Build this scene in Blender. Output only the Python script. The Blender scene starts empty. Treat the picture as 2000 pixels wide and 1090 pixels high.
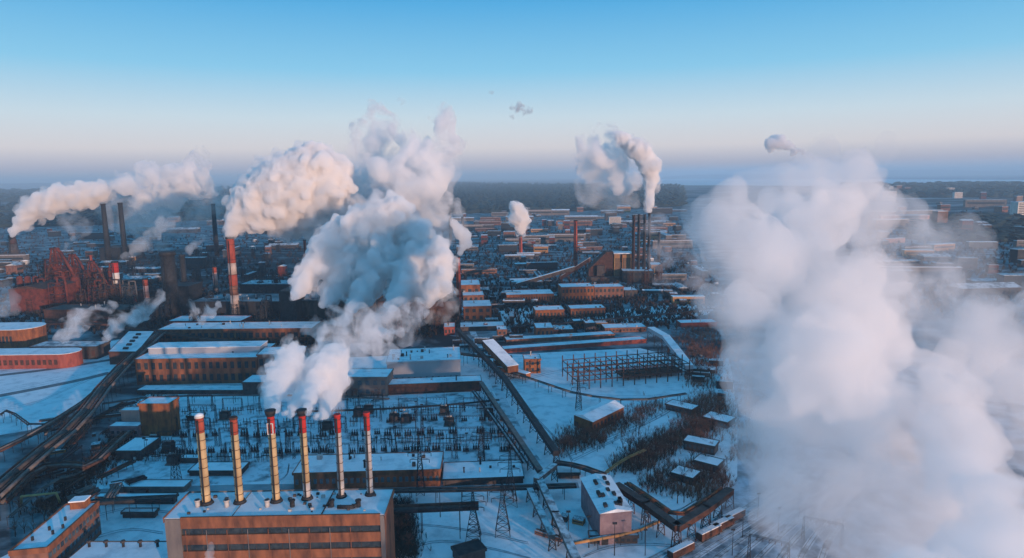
import bpy, bmesh, math, random
import numpy as np
from math import radians as R
from mathutils import Vector, Matrix

C = bpy.context.scene
COL = C.collection
# ------------------------------------------------------------------ camera
F, H = 1300.0, 150.0
PITCH = math.atan(199 / F)
ROLL = R(0.7)
cam = bpy.data.cameras.new('camera')
co = bpy.data.objects.new('camera', cam)
COL.objects.link(co)
C.camera = co
cam.sensor_width = 36
cam.lens = 36 * F / 2000
cam.clip_start = 1
cam.clip_end = 120000
ROT = Matrix.Rotation(R(90) - PITCH, 3, 'X') @ Matrix.Rotation(-ROLL, 3, 'Z')
co.location = (0, 0, H)
co.rotation_euler = ROT.to_euler()
# ------------------------------------------------------------------ render settings
C.view_settings.view_transform = 'Standard'
C.view_settings.look = 'None'
C.view_settings.exposure = 0.0
C.cycles.max_bounces = 12
C.cycles.volume_bounces = 13
C.cycles.diffuse_bounces = 3
C.cycles.use_denoising = True
# ------------------------------------------------------------------ sun + sky
EL, AZ = 5.2, 38.0                      # low winter sun behind the camera, to the right
SUN = Vector((math.sin(R(AZ)) * math.cos(R(EL)), -math.cos(R(AZ)) * math.cos(R(EL)), math.sin(R(EL))))
sl = bpy.data.lights.new('sun', 'SUN')
so = bpy.data.objects.new('sun', sl)
COL.objects.link(so)
sl.energy = 5.0
sl.angle = R(0.5)
sl.color = (1.0, 0.62, 0.43)
so.rotation_euler = SUN.to_track_quat('Z', 'Y').to_euler()
so.location = (0, 0, 400)

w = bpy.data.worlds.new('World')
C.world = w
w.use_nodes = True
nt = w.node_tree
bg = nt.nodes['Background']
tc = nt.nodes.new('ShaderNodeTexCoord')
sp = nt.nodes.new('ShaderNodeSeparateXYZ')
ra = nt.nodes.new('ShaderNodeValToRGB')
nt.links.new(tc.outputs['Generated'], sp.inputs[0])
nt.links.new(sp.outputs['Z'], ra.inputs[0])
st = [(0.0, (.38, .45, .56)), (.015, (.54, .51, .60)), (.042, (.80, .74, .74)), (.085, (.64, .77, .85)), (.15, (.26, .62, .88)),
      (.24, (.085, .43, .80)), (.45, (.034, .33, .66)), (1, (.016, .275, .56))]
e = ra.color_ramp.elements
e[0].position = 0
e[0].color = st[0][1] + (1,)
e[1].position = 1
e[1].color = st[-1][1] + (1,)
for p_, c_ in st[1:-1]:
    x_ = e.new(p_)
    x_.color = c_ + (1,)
sky = nt.nodes.new('ShaderNodeTexSky')
sky.sky_type = 'NISHITA'
sky.sun_disc = False
sky.sun_elevation = R(EL)
sky.sun_rotation = R(180 - AZ)
sky.altitude = 200
sc_ = nt.nodes.new('ShaderNodeVectorMath')
sc_.operation = 'SCALE'
sc_.inputs[3].default_value = 0.08
nt.links.new(sky.outputs[0], sc_.inputs[0])
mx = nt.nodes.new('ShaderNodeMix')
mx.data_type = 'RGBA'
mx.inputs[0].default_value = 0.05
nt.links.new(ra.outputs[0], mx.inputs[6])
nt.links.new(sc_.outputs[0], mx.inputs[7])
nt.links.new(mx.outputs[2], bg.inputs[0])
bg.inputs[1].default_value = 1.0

# ------------------------------------------------------------------ photograph pixel (2000x1090) -> place
O3 = Vector((0, 0, H))
def ray(px, py):
    return ROT @ Vector(((px - 1000) / F, -(py - 545) / F, -1))
def G(px, py, z=0.0):
    r = ray(px, py)
    if r.z > -0.0026: r.z = -0.0026
    return O3 + r * ((z - H) / r.z)
def P(px, py, y):
    r = ray(px, py)
    return O3 + r * (y / r.y)

# ------------------------------------------------------------------ materials
MC = {}
def mat(name, col, col2=None, scale=.3, rough=.85, lo=.35, hi=.65, stretch=(1, 1, 1), bump=0, metal=0):
    if name in MC: return MC[name]
    m = bpy.data.materials.new(name)
    m.use_nodes = True
    t = m.node_tree
    b = t.nodes['Principled BSDF']
    b.inputs['Roughness'].default_value = rough
    b.inputs['Metallic'].default_value = metal
    b.inputs['Specular IOR Level'].default_value = .25
    col2 = col2 or tuple(c * .62 for c in col)
    tc = t.nodes.new('ShaderNodeTexCoord')
    mp = t.nodes.new('ShaderNodeMapping')
    mp.inputs['Scale'].default_value = stretch
    n = t.nodes.new('ShaderNodeTexNoise')
    n.inputs['Scale'].default_value = scale
    n.inputs['Detail'].default_value = 7
    n.inputs['Roughness'].default_value = .62
    r = t.nodes.new('ShaderNodeMapRange')
    r.inputs[1].default_value = lo
    r.inputs[2].default_value = hi
    x = t.nodes.new('ShaderNodeMix')
    x.data_type = 'RGBA'
    x.inputs[6].default_value = col2 + (1,)
    x.inputs[7].default_value = col + (1,)
    L = t.links.new
    L(tc.outputs['Object'], mp.inputs[0]); L(mp.outputs[0], n.inputs['Vector']); L(n.outputs[0], r.inputs[0])
    L(r.outputs[0], x.inputs[0]); L(x.outputs[2], b.inputs['Base Color'])
    if bump:
        bp = t.nodes.new('ShaderNodeBump')
        bp.inputs['Strength'].default_value = .6
        bp.inputs['Distance'].default_value = bump
        L(n.outputs[0], bp.inputs['Height']); L(bp.outputs[0], b.inputs['Normal'])
    MC[name] = m
    return m
SNOW = mat('snow', (.80, .83, .87), (.50, .55, .60), .11, lo=.30, hi=.52, bump=.4)
SNOWD = mat('dirty_snow', (.55, .61, .65), (.15, .18, .21), .16, lo=.38, hi=.55, bump=.3)
ROOFS = mat('roof_snow', (.80, .84, .88), (.42, .46, .5), .12, lo=.3, hi=.5, stretch=(1, 2.5, 1), bump=.2)
YARD = mat('yard', (.34, .41, .45), (.03, .038, .046), .03, lo=.42, hi=.66, stretch=(.8, 1.1, 1))
FARG = mat('far_ground', (.34, .40, .44), (.02, .035, .045), .004, lo=.48, hi=.68, stretch=(.6, 1.2, 1))
TRAMP = mat('trampled_snow', (.66, .72, .78), (.15, .18, .20), .09, lo=.36, hi=.52, bump=.25)
ASPH = mat('asphalt', (.055, .06, .065), (.16, .19, .21), .12, lo=.5, hi=.75)
BRICK = mat('brick', (.31, .115, .045), (.13, .05, .03), .35, stretch=(1, 1, .35))
BRICKD = mat('brick_dark', (.25, .12, .08), (.12, .06, .05), .3, stretch=(1, 1, .35))
BRICKR = mat('brick_red', (.33, .085, .06), (.19, .05, .04), .3, stretch=(1, 1, .4))
OCHRE = mat('ochre', (.42, .23, .09), (.33, .17, .08), .3, stretch=(1, 1, .4))
CONC = mat('concrete', (.29, .11, .055), (.10, .045, .03), .25, stretch=(1, 1, .3))
CONG = mat('concrete_grey', (.19, .165, .15), (.11, .10, .10), .25, stretch=(1, 1, .3))
GREYM = mat('grey_cladding', (.40, .40, .42), (.34, .34, .37), .1, stretch=(1, 1, .3), rough=.6)
PINK = mat('pink_render', (.66, .38, .32), (.52, .28, .25), .3)
PURP = mat('mauve_render', (.26, .19, .20), (.17, .12, .14), .3)
SOOT = mat('sooty_ground', (.20, .24, .27), (.018, .02, .025), .03, lo=.5, hi=.72)
DARK = mat('dark_steel', (.035, .037, .042), (.014, .015, .018), .4, rough=.7)
DARKW = mat('dark_wall', (.09, .075, .07), (.04, .035, .035), .25, stretch=(1, 1, .4))
RUST = mat('rust', (.19, .045, .03), (.07, .022, .02), .25, rough=.9)
RUSTD = mat('rust_dark', (.11, .05, .035), (.045, .025, .022), .3, rough=.9)
PIPE = mat('pipe_lagging', (.17, .15, .14), (.08, .065, .06), .25, rough=.6)
PIPES = mat('snowy_pipe', (.55, .62, .66), (.18, .19, .2), .25, lo=.4, hi=.55)
YPIPE = mat('yellow_pipe', (.42, .34, .16), (.3, .22, .1), .3)
GLASS = mat('glass', (.02, .03, .04), (.045, .06, .07), .6, rough=.25)
GLASSB = mat('glass_pale', (.10, .15, .18), (.04, .06, .08), .5, rough=.3)
WHITE = mat('white_paint', (.72, .68, .64), (.5, .46, .42), .3, stretch=(1, 1, .3))
RED = mat('red_paint', (.50, .035, .03), (.33, .03, .028), .3, stretch=(1, 1, .3))
REDF = mat('faded_red_paint', (.42, .085, .05), (.22, .05, .04), .3, stretch=(1, 1, .3))
CREAM = mat('cream_paint', (.62, .46, .25), (.34, .24, .13), .35, stretch=(1, 1, .25))
GALV = mat('galvanised', (.50, .48, .46), (.28, .27, .27), .35, stretch=(1, 1, .25), rough=.55)
BARK = mat('bark', (.07, .045, .035), (.04, .028, .022), 1)
TWIG = mat('twigs', (.30, .14, .09), (.12, .06, .045), .05)
PINE = mat('conifer', (.030, .050, .045), (.015, .026, .026), .02)
ICE = mat('lake_ice', (.88, .90, .92), (.66, .70, .74), .0004)
FWH = mat('faded_white_paint', (.50, .42, .38), (.30, .24, .22), .25, stretch=(1, 1, .4))
ROAD = mat('salted_road', (.16, .18, .2), (.30, .34, .37), .05, lo=.4, hi=.7)

# ------------------------------------------------------------------ mesh helpers
Z3 = Vector((0, 0, 1))
class MB:
    def __init__(s): s.v, s.f, s.sm = [], [], []
    def quads(s, pts, faces, smooth=False):
        n = len(s.v)
        s.v += [tuple(p) for p in pts]
        for q in faces:
            s.f.append(tuple(i + n for i in q)); s.sm.append(smooth)
        return s
    def box(s, x0, x1, y0, y1, z0, z1, T=None):
        p = [Vector(q) for q in ((x0, y0, z0), (x1, y0, z0), (x1, y1, z0), (x0, y1, z0), (x0, y0, z1), (x1, y0, z1), (x1, y1, z1), (x0, y1, z1))]
        if T: p = [T(q) for q in p]
        return s.quads(p, ((0, 3, 2, 1), (4, 5, 6, 7), (0, 1, 5, 4), (1, 2, 6, 5), (2, 3, 7, 6), (3, 0, 4, 7)))
    def cyl(s, a, b, r0, r1=None, n=12, T=None):
        a, b = Vector(a), Vector(b)
        r1 = r0 if r1 is None else r1
        d = (b - a).normalized()
        u = d.cross(Z3)
        if u.length < .01: u = Vector((1, 0, 0))
        u.normalize(); v = d.cross(u)
        A = [a + (u * math.cos(6.28318 * i / n) + v * math.sin(6.28318 * i / n)) * r0 for i in range(n)]
        B = [b + (u * math.cos(6.28318 * i / n) + v * math.sin(6.28318 * i / n)) * r1 for i in range(n)]
        p = A + B
        if T: p = [T(q) for q in p]
        s.quads(p, [(i, (i + 1) % n, n + (i + 1) % n, n + i) for i in range(n)], True)
        k = len(s.v) - 2 * n
        s.f.append(tuple(k + i for i in range(n))[::-1]); s.sm.append(False)
        s.f.append(tuple(k + n + i for i in range(n))); s.sm.append(False)
        return s
    def tube(s, pts, r, n=8):
        for a, b in zip(pts, pts[1:]): s.cyl(a, b, r, r, n)
        return s
    def bar(s, a, b, wd, ht=None, n=4):
        return s.cyl(a, b, wd * .7, wd * .7, 4)
    def gable(s, x0, x1, y0, y1, z0, z1, T=None, along='x'):
        if along == 'x':
            m = (y0 + y1) / 2
            p = [(x0, y0, z0), (x1, y0, z0), (x1, y1, z0), (x0, y1, z0), (x0, m, z1), (x1, m, z1)]
            f = ((0, 1, 5, 4), (2, 3, 4, 5), (0, 4, 3), (1, 2, 5), (0, 3, 2, 1))
        else:
            m = (x0 + x1) / 2
            p = [(x0, y0, z0), (x1, y0, z0), (x1, y1, z0), (x0, y1, z0), (m, y0, z1), (m, y1, z1)]
            f = ((1, 2, 5, 4), (3, 0, 4, 5), (0, 1, 4), (2, 3, 5), (0, 3, 2, 1))
        p = [Vector(q) for q in p]
        if T: p = [T(q) for q in p]
        return s.quads(p, f)
    def dome(s, c, r, hz, n=14, k=4):
        c = Vector(c)
        rings = []
        for j in range(k + 1):
            a = math.pi / 2 * j / k
            rings.append([c + Vector((math.cos(t) * r * math.cos(a), math.sin(t) * r * math.cos(a), hz * math.sin(a))) for t in [6.28318 * i / n for i in range(n)]])
        p = [q for g in rings for q in g]
        f = [(j * n + i, j * n + (i + 1) % n, (j + 1) * n + (i + 1) % n, (j + 1) * n + i) for j in range(k) for i in range(n)]
        return s.quads(p, f, True)
    def build(s, name, m, parent=None, loc=None):
        me = bpy.data.meshes.new(name)
        me.from_pydata(s.v, [], s.f)
        me.polygons.foreach_set('use_smooth', s.sm)
        me.materials.append(m)
        me.update()
        o = bpy.data.objects.new(name, me)
        COL.objects.link(o)
        if parent: o.parent = parent
        if loc is not None: o.location = loc
        return o
def tag(o, label=None, cat=None, group=None, kind=None):
    if label: o['label'] = label
    if cat: o['category'] = cat
    if group: o['group'] = group
    if kind: o['kind'] = kind
    return o
def empty(name, loc, label, cat, group=None, rz=0, kind=None):
    o = bpy.data.objects.new(name, None)
    COL.objects.link(o)
    o.location = loc
    o.rotation_euler.z = rz
    o.empty_display_size = .5
    return tag(o, label, cat, group, kind)
KIDS = {}
def copy_tree(o, parent=None):
    c = o.copy()
    COL.objects.link(c)
    c.parent = parent
    if o.name not in KIDS: KIDS[o.name] = [k for k in bpy.data.objects if k.parent == o]
    for ch in KIDS[o.name]: copy_tree(ch, c)
    return c
def struct(name, m, pts, z=0):
    me = bpy.data.meshes.new(name)
    me.from_pydata([(p[0], p[1], z) for p in pts], [], [tuple(range(len(pts)))])
    me.materials.append(m)
    o = bpy.data.objects.new(name, me)
    COL.objects.link(o)
    o['kind'] = 'structure'
    return o
def strip_pts(c, wd):
    L, Rr = [], []
    for i, p in enumerate(c):
        a = c[max(0, i - 1)]; b = c[min(len(c) - 1, i + 1)]
        d = (b - a); d.z = 0; d.normalize(); n = Vector((-d.y, d.x, 0)) * wd / 2
        L.append(p + n); Rr.append(p - n)
    return L, Rr
def road(name, px, wd, m=None, z=.12):
    c = smooth([G(*p) for p in px]) if len(px) > 2 else [G(*p) for p in px]
    L, Rr = strip_pts(c, wd)
    b = MB()
    n = len(c)
    b.quads([(p.x, p.y, z) for p in L + Rr], [(i, n + i, n + i + 1, i + 1) for i in range(n - 1)])
    o = b.build(name, m or ROAD)
    o['kind'] = 'structure'
    return o
def smooth(p, k=2):
    p = [Vector(q) for q in p]
    for _ in range(k):
        q = [p[0]]
        for a, b in zip(p, p[1:]): q += [a * .75 + b * .25, a * .25 + b * .75]
        p = q + [p[-1]]
    return p

# ------------------------------------------------------------------ ground, water, sheets
struct('ground', FARG, [(-70000, -3000), (70000, -3000), (70000, 75000), (-70000, 75000)])
def sheet(name, m, px, z): return struct(name, m, [G(*p) for p in px], z)
sheet('snow_ground', SNOW, [(-500, 1900), (2700, 1900), (2300, 640), (1500, 600), (900, 600), (-300, 600)], .02)
sheet('works_ground', YARD, [(-300, 760), (250, 660), (900, 690), (1420, 700), (2500, 760), (2300, 425), (1700, 425), (1320, 408), (900, 412), (450, 425), (-200, 450)], .04)
sheet('sooty_ground', SOOT, [(225, 492), (560, 480), (900, 520), (900, 690), (620, 700), (250, 655), (130, 640), (20, 600)], .05)
sheet('snow_field', SNOW, [(985, 725), (1040, 690), (1250, 680), (1330, 700), (1400, 760), (1420, 830), (1300, 900), (1090, 900), (1060, 790)], .06)
sheet('snow_field', SNOW, [(-60, 735), (130, 702), (215, 700), (200, 730), (150, 790), (60, 835), (-80, 850)], .07)
sheet('snow_field', SNOW, [(1035, 640), (1300, 590), (1400, 600), (1380, 615), (1180, 640)], .07)
sheet('snow_field', SNOW, [(975, 608), (1040, 600), (1040, 632), (985, 634)], .075)
sheet('substation_ground', TRAMP, [(240, 800), (960, 765), (1060, 905), (200, 960)], .06)
RYG = mat('yard_snow', (.52, .60, .68), (.13, .16, .19), .07, lo=.40, hi=.60, bump=.25)
sheet('rail_yard_ground', RYG, [(1190, 1200), (1300, 1085), (1400, 1010), (1440, 930), (1440, 800), (1425, 700), (2500, 700), (2500, 1300)], .065)
sheet('lake_ice', ICE, [(1180, 352), (1330, 349), (1990, 351), (2300, 352), (2300, 364), (1990, 362), (1700, 364), (1400, 362), (1180, 362)], .5)
sheet('works_ground', YARD, [(-60, 1120), (-60, 860), (60, 840), (150, 800), (225, 720), (300, 650), (345, 650), (300, 760), (250, 800), (220, 870), (180, 950), (150, 985), (20, 1080)], .09)
# low hills on the horizon
def hills(name, x0, x1, y, hgt, m, seed):
    rng = random.Random(seed)
    n = 90
    b = MB()
    pts = []
    ph = [rng.uniform(0, 6) for _ in range(4)]
    for i in range(n + 1):
        t = i / n
        env = min(1, 5 * t, 5 * (1 - t))
        z = hgt * env * (.62 + .2 * math.sin(9 * t + ph[0]) + .12 * math.sin(23 * t + ph[1]) + .06 * math.sin(57 * t + ph[2]))
        x = x0 + (x1 - x0) * t
        pts += [(x, y - 2500, -2), (x, y, max(z, 1)), (x, y + 4000, -2)]
    f = []
    for i in range(n):
        a = i * 3
        f += [(a, a + 3, a + 4, a + 1), (a + 1, a + 4, a + 5, a + 2)]
    b.quads(pts, f, True)
    o = b.build(name, m)
    o['kind'] = 'structure'
hills('hill', -36000, -10500, 22000, 210, FARG, 1)
hills('hill', 3000, 40000, 33000, 300, PINE, 5)
hills('hill', -36000, 1000, 40000, 250, PINE, 3)

# roads and cleared tracks in the snow
road('road', [(-80, 742), (100, 722), (190, 707), (300, 690)], 7, ASPH)
road('road', [(-80, 788), (60, 762), (160, 742), (215, 728)], 8, ASPH)
road('road', [(1040, 905), (1010, 840), (975, 770), (945, 700), (920, 640), (900, 600), (880, 560)], 6, TRAMP)
road('road', [(900, 640), (1010, 640), (1190, 627), (1420, 605)], 5)
road('road', [(880, 655), (1020, 672), (1240, 655), (1330, 640)], 4)
road('road', [(170, 962), (350, 955), (560, 950), (900, 955), (1130, 948)], 6)
road('road', [(-40, 560), (300, 600), (600, 610), (900, 590)], 9)
for q_ in ([(-100, 500), (500, 492), (1000, 500), (1500, 488)], [(-100, 470), (500, 465), (1200, 468), (1700, 470)], [(900, 525), (1100, 520), (1350, 500)], [(-100, 530), (500, 540), (900, 535)], [(900, 452), (1300, 446)]):
    road('road', q_, 7)

TRK = mat('wheel_ruts', (.42, .48, .54), (.22, .25, .28), .3)
rng = random.Random(3)
for q_ in ([(770, 1085), (850, 1050), (960, 1070), (1040, 1090)], [(780, 1020), (900, 1030), (1030, 1060)], [(1020, 790), (1100, 870), (1120, 900)], [(1000, 745), (1100, 720), (1250, 700), (1320, 720)], [(1060, 760), (1200, 775), (1330, 770)],
           [(1110, 890), (1200, 850), (1290, 812), (1320, 790)], [(1120, 898), (1230, 845), (1310, 800)], [(-20, 800), (60, 790), (130, 760), (180, 735)], [(-20, 728), (100, 712), (200, 700)], [(-20, 768), (90, 748), (190, 722)], [(190, 1005), (250, 990), (330, 1000)],
           [(180, 1050), (250, 1030), (320, 1040)], [(280, 905), (300, 860), (350, 820)], [(1140, 1085), (1190, 1065), (1290, 1060), (1400, 1080)], [(1260, 975), (1310, 1005), (1360, 975)], [(560, 800), (700, 792), (940, 775)], [(470, 965), (560, 935), (565, 905)], [(1290, 600), (1330, 640), (1380, 660)]):
    for k_ in (0, 1):
        road('wheel_track', [(x_ + rng.uniform(-4, 4), y_ + k_ * 3.2 + rng.uniform(-.6, .6)) for x_, y_ in q_], .55, TRK, .10)
# ------------------------------------------------------------------ generic builders
def frame(fl, fr, depth=None, back=None):
    u = (fr - fl); W = u.length; u = u / W
    v = Vector((-u.y, u.x, 0))
    if back is not None:
        v = back - fl; v.z = 0; depth = v.length; v.normalize()
    o = Vector(fl)
    return (lambda q: u * q[0] + v * q[1] + Z3 * q[2]), W, depth
def building(label, name, xl, xr, yb, yt, yk, wall=BRICK, roof=ROOFS, yb2=None, rows=0, cols=0, wm=GLASS, ww=.5, wh=.5, back=None, cat='building', monitor=None,
             door=False, vents=0, plinth=True, group=None, side_cols=0, gable=None, dsc=None, extra=None, ladder=False):
    """xl/xr: left and right front corners; yb (yb2): base row at left (right); yt: top of the wall; yk: back edge of the roof; rows in photo pixels"""
    fl = G(xl, yb); fr = G(xr, yb2 if yb2 is not None else yb)
    h = max(2.5, P(xl, yt, fl.y).z)
    if back:
        bk = G(back[0], back[1], h); f_ = P(xl, yt, fl.y)
        bk = Vector((bk.x, bk.y, 0)); T, W, D = frame(fl, fr, back=bk)
    else:
        d = max(3, G(xl, yk, h).y - fl.y) if yk else dsc
        T, W, D = frame(fl, fr, depth=d)
    e = empty(name, fl, label, cat, group)
    MB().box(0, W, 0, D, -.3, h, T).build('wall', wall, e)
    o = .25
    if gable:
        MB().gable(-o, W + o, -o, D + o, h + .003, h + gable, T, 'x' if W > D else 'y').build('roof', roof, e)
        hr = h + gable * .5
    else:
        r = MB().box(-o, W + o, -o, D + o, h + .003, h + .45, T).build('roof', roof, e)
        p = .3
        MB().box(-o, W + o, -o - p, -o - .004, h - .5, h + .75, T).box(-o, W + o, D + o + .004, D + o + p, h - .5, h + .75, T).box(-o - p, -o - .004, -o - p, D + o + p, h - .5, h + .75, T).box(W + o + .004, W + o + p, -o - p, D + o + p, h - .5, h + .75, T).build('parapet', wall, e)
        hr = h + .45
    if rows and cols:
        cw, ch = W / cols, (h - 1) / rows
        base = None
        for j in range(rows):
            for i in range(cols):
                if base is None:
                    base = MB().box(-cw * ww / 2, cw * ww / 2, -.12, -.01, 0, ch * wh, T).build('window', wm, e)
                    ob = base
                    MB().box(-cw * ww / 2 - .15, cw * ww / 2 + .15, -.28, -.125, -.25, -.02, T).build('sill', wall, base)
                else:
                    if W * D < 4000 and False: pass
                    ob = copy_tree(base, e)
                ob.location = T(((i + .5) * cw, 0, .6 + j * ch + ch * (1 - wh) / 2))
    if side_cols:
        cw = D / side_cols
        for sgn in (0, 1):
            base = None
            for i in range(side_cols):
                for j in range(max(1, rows)):
                    ch = (h - 1) / max(1, rows)
                    if base is None:
                        base = ob = MB().box(-.12 if sgn == 0 else .01, -.01 if sgn == 0 else .12, -cw * .3, cw * .3, 0, ch * wh, T).build('window', wm, e)
                    else: ob = copy_tree(base, e)
                    ob.location = T((0 if sgn == 0 else W, (i + .5) * cw, .6 + j * ch + ch * (1 - wh) / 2))
    if door:
        MB().box(W * .12, W * .12 + min(4, W * .2), -.2, -.13, 0, min(4.5, h * .6), T).build('door', DARK, e)
    if monitor:
        a, b_, mh = monitor
        MB().box(W * .03, W * .97, D * a, D * b_, hr, hr + mh, T).build('roof_monitor', GREYM, e)
        MB().box(W * .025, W * .975, D * a - .4, D * b_ + .4, hr + mh + .003, hr + mh + .4, T).build('monitor_roof', roof, e)
    rng = random.Random(int(xl * 7 + yb))
    for i in range(vents):
        x, y = rng.uniform(.06, .94) * W, rng.uniform(.15, .85) * D
        s = rng.uniform(.5, 1.3)
        if rng.random() < .5: MB().box(x - s, x + s, y - s, y + s, hr + .003, hr + s * 1.6, T).build('roof_vent', rng.choice([DARK, GALV, DARKW]), e)
        else: MB().cyl((x, y, hr + .003), (x, y, hr + s * 3), s * .45, s * .4, 10, T).cyl((x, y, hr + s * 3), (x, y, hr + s * 3.5), s * .75, s * .2, 10, T).build('roof_vent', rng.choice([DARK, GALV]), e)
    if extra: extra(e, T, W, D, h)
    return e

def chimney(label, x, yb, yt, wpx, bands, z0=0, name='chimney', taper=.75, rings=6, group=None, foot=None, cap=DARK, ladder=True, n=18):
    b = G(x, yb, z0)
    top = P(x, yt, b.y).z
    Hh = top - z0
    r0 = wpx / 2 * b.length / F
    r1 = r0 * taper
    e = empty(name, b, label, 'chimney', group)
    rr = lambda t: r0 + (r1 - r0) * t
    for (t0, t1, m) in bands:
        MB().cyl((0, 0, t0 * Hh), (0, 0, t1 * Hh), rr(t0), rr(t1), n).build('band', m, e)
    for i in range(1, rings + 1):
        t = i / (rings + .4)
        MB().cyl((0, 0, t * Hh), (0, 0, t * Hh + max(.18, Hh * .004)), rr(t) * 1.10, rr(t) * 1.10, n).build('platform_ring', RUSTD if name == 'roof_stack' else DARK, e)
    MB().cyl((0, 0, Hh), (0, 0, Hh + r1 * .55), r1 * 1.18, r1 * 1.1, n).build('cap', cap, e)
    if ladder:
        MB().box(-.25, .25, -r0 - .35, -r1 * .98, 1, Hh * .98).build('ladder', DARK, e)
    if foot: foot(e, r0)
    return e

def gallery(label, pts, wd, ht, m=DARKW, top=ROOFS, legs=True, name='conveyor_gallery', cat='conveyor gallery', win=False, legm=DARK, step=16, group=None):
    """closed gallery on trestles; pts = (px,py,z of its floor)"""
    c = [G(p[0], p[1], p[2]) for p in pts]
    o = Vector((c[0].x, c[0].y, 0))
    e = empty(name, o, label, cat, group)
    for a, b in zip(c, c[1:]):
        a = a - o; b = b - o
        d = b - a; L = d.length; n = Vector((-d.y, d.x, 0)).normalized() * wd / 2
        a = a - d * (wd * .2 / L); b = b + d * (wd * .2 / L)
        up = Z3 * ht
        MB().quads([a - n, a + n, b + n, b - n, a - n + up, a + n + up, b + n + up, b - n + up], ((0, 1, 2, 3), (7, 6, 5, 4), (0, 3, 7, 4), (1, 5, 6, 2), (0, 4, 5, 1), (3, 2, 6, 7))).build('gallery_body', m, e)
        n2 = n * 1.08; u1 = up * 1.003; u2 = up + Z3 * .35
        MB().quads([a - n2 + u1, a + n2 + u1, b + n2 + u1, b - n2 + u1, a - n2 + u2, a + n2 + u2, b + n2 + u2, b - n2 + u2], ((0, 1, 2, 3), (7, 6, 5, 4), (0, 3, 7, 4), (1, 5, 6, 2), (0, 4, 5, 1), (3, 2, 6, 7))).build('roof', top, e)
        if win:
            dd = d.normalized()
            side = -n if n.y > 0 else n
            k = int(L / 4)
            for i in range(min(k, 40)):
                q = a + dd * (L * (i + .3) / k)
                s1 = side * 1.01; s2 = side * 1.03
                wv = dd * 1.5
                MB().quads([q + s1 + Z3 * ht * .4, q + wv + s1 + Z3 * ht * .4, q + wv + s2 + Z3 * ht * .4, q + s2 + Z3 * ht * .4, q + s1 + Z3 * ht * .75, q + wv + s1 + Z3 * ht * .75, q + wv + s2 + Z3 * ht * .75, q + s2 + Z3 * ht * .75],
                           ((0, 1, 2, 3), (7, 6, 5, 4), (0, 3, 7, 4), (1, 5, 6, 2), (0, 4, 5, 1), (3, 2, 6, 7))).build('window', GLASSB, e)
        if legs:
            k = max(1, int(L / step))
            for i in range(k + 1):
                q = a + (b - a) * (i / k)
                if q.z < 1.5: continue
                f1 = Vector((q.x + n.x * 1.25, q.y + n.y * 1.25, 0)); f2 = Vector((q.x - n.x * 1.25, q.y - n.y * 1.25, 0))
                t1 = q + n * .8; t2 = q - n * .8
                mid1 = (f1 + t1) / 2; mid2 = (f2 + t2) / 2
                MB().bar(f1, t1, .35).bar(f2, t2, .35).bar(f1, mid2, .2).bar(f2, mid1, .2).bar(mid1, t2, .2).bar(mid2, t1, .2).bar(mid1, mid2, .2).build('trestle', legm, e)
    return e

def pipes(label, pts, z, rs, gap=1.6, m=PIPE, step=14, name='pipeline', rackm=DARK, group=None, sm=True):
    c = [G(p[0], p[1], p[2] if len(p) > 2 else z) for p in pts]
    if sm and len(c) > 2: c = smooth(c, 1)
    o = Vector((c[0].x, c[0].y, 0))
    c = [q - o for q in c]
    e = empty(name, o, label, 'pipeline', group)
    tot = (len(rs) - 1) * gap
    off = 0
    L0 = None
    for i, r in enumerate(rs):
        LL = []
        for j, p in enumerate(c):
            a = c[max(0, j - 1)]; b = c[min(len(c) - 1, j + 1)]
            d = b - a; d.z = 0
            d = d.normalized() if d.length > .01 else Vector((1, 0, 0))
            n = Vector((-d.y, d.x, 0))
            LL.append(p + n * (i * gap - tot / 2) + Z3 * r)
        MB().tube(LL, r, 8).build('pipe', m[i % len(m)] if isinstance(m, (list, tuple)) else m, e)
    if step:
        acc = 0
        for a, b in zip(c, c[1:]):
            L = (b - a).length
            d = (b - a).normalized(); n = Vector((-d.y, d.x, 0))
            if n.length < .2: continue
            n = n.normalized() * (tot / 2 + .8)
            while acc < L:
                q = a + d * acc
                acc += step
                if q.z < .8: continue
                g = Vector((q.x, q.y, 0))
                MB().bar(g + n, q + n + Z3 * .3, .22).bar(g - n, q - n + Z3 * .3, .22).bar(q + n - Z3 * .2, q - n - Z3 * .2, .22).build('support', rackm, e)
            acc -= L
    return e

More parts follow.
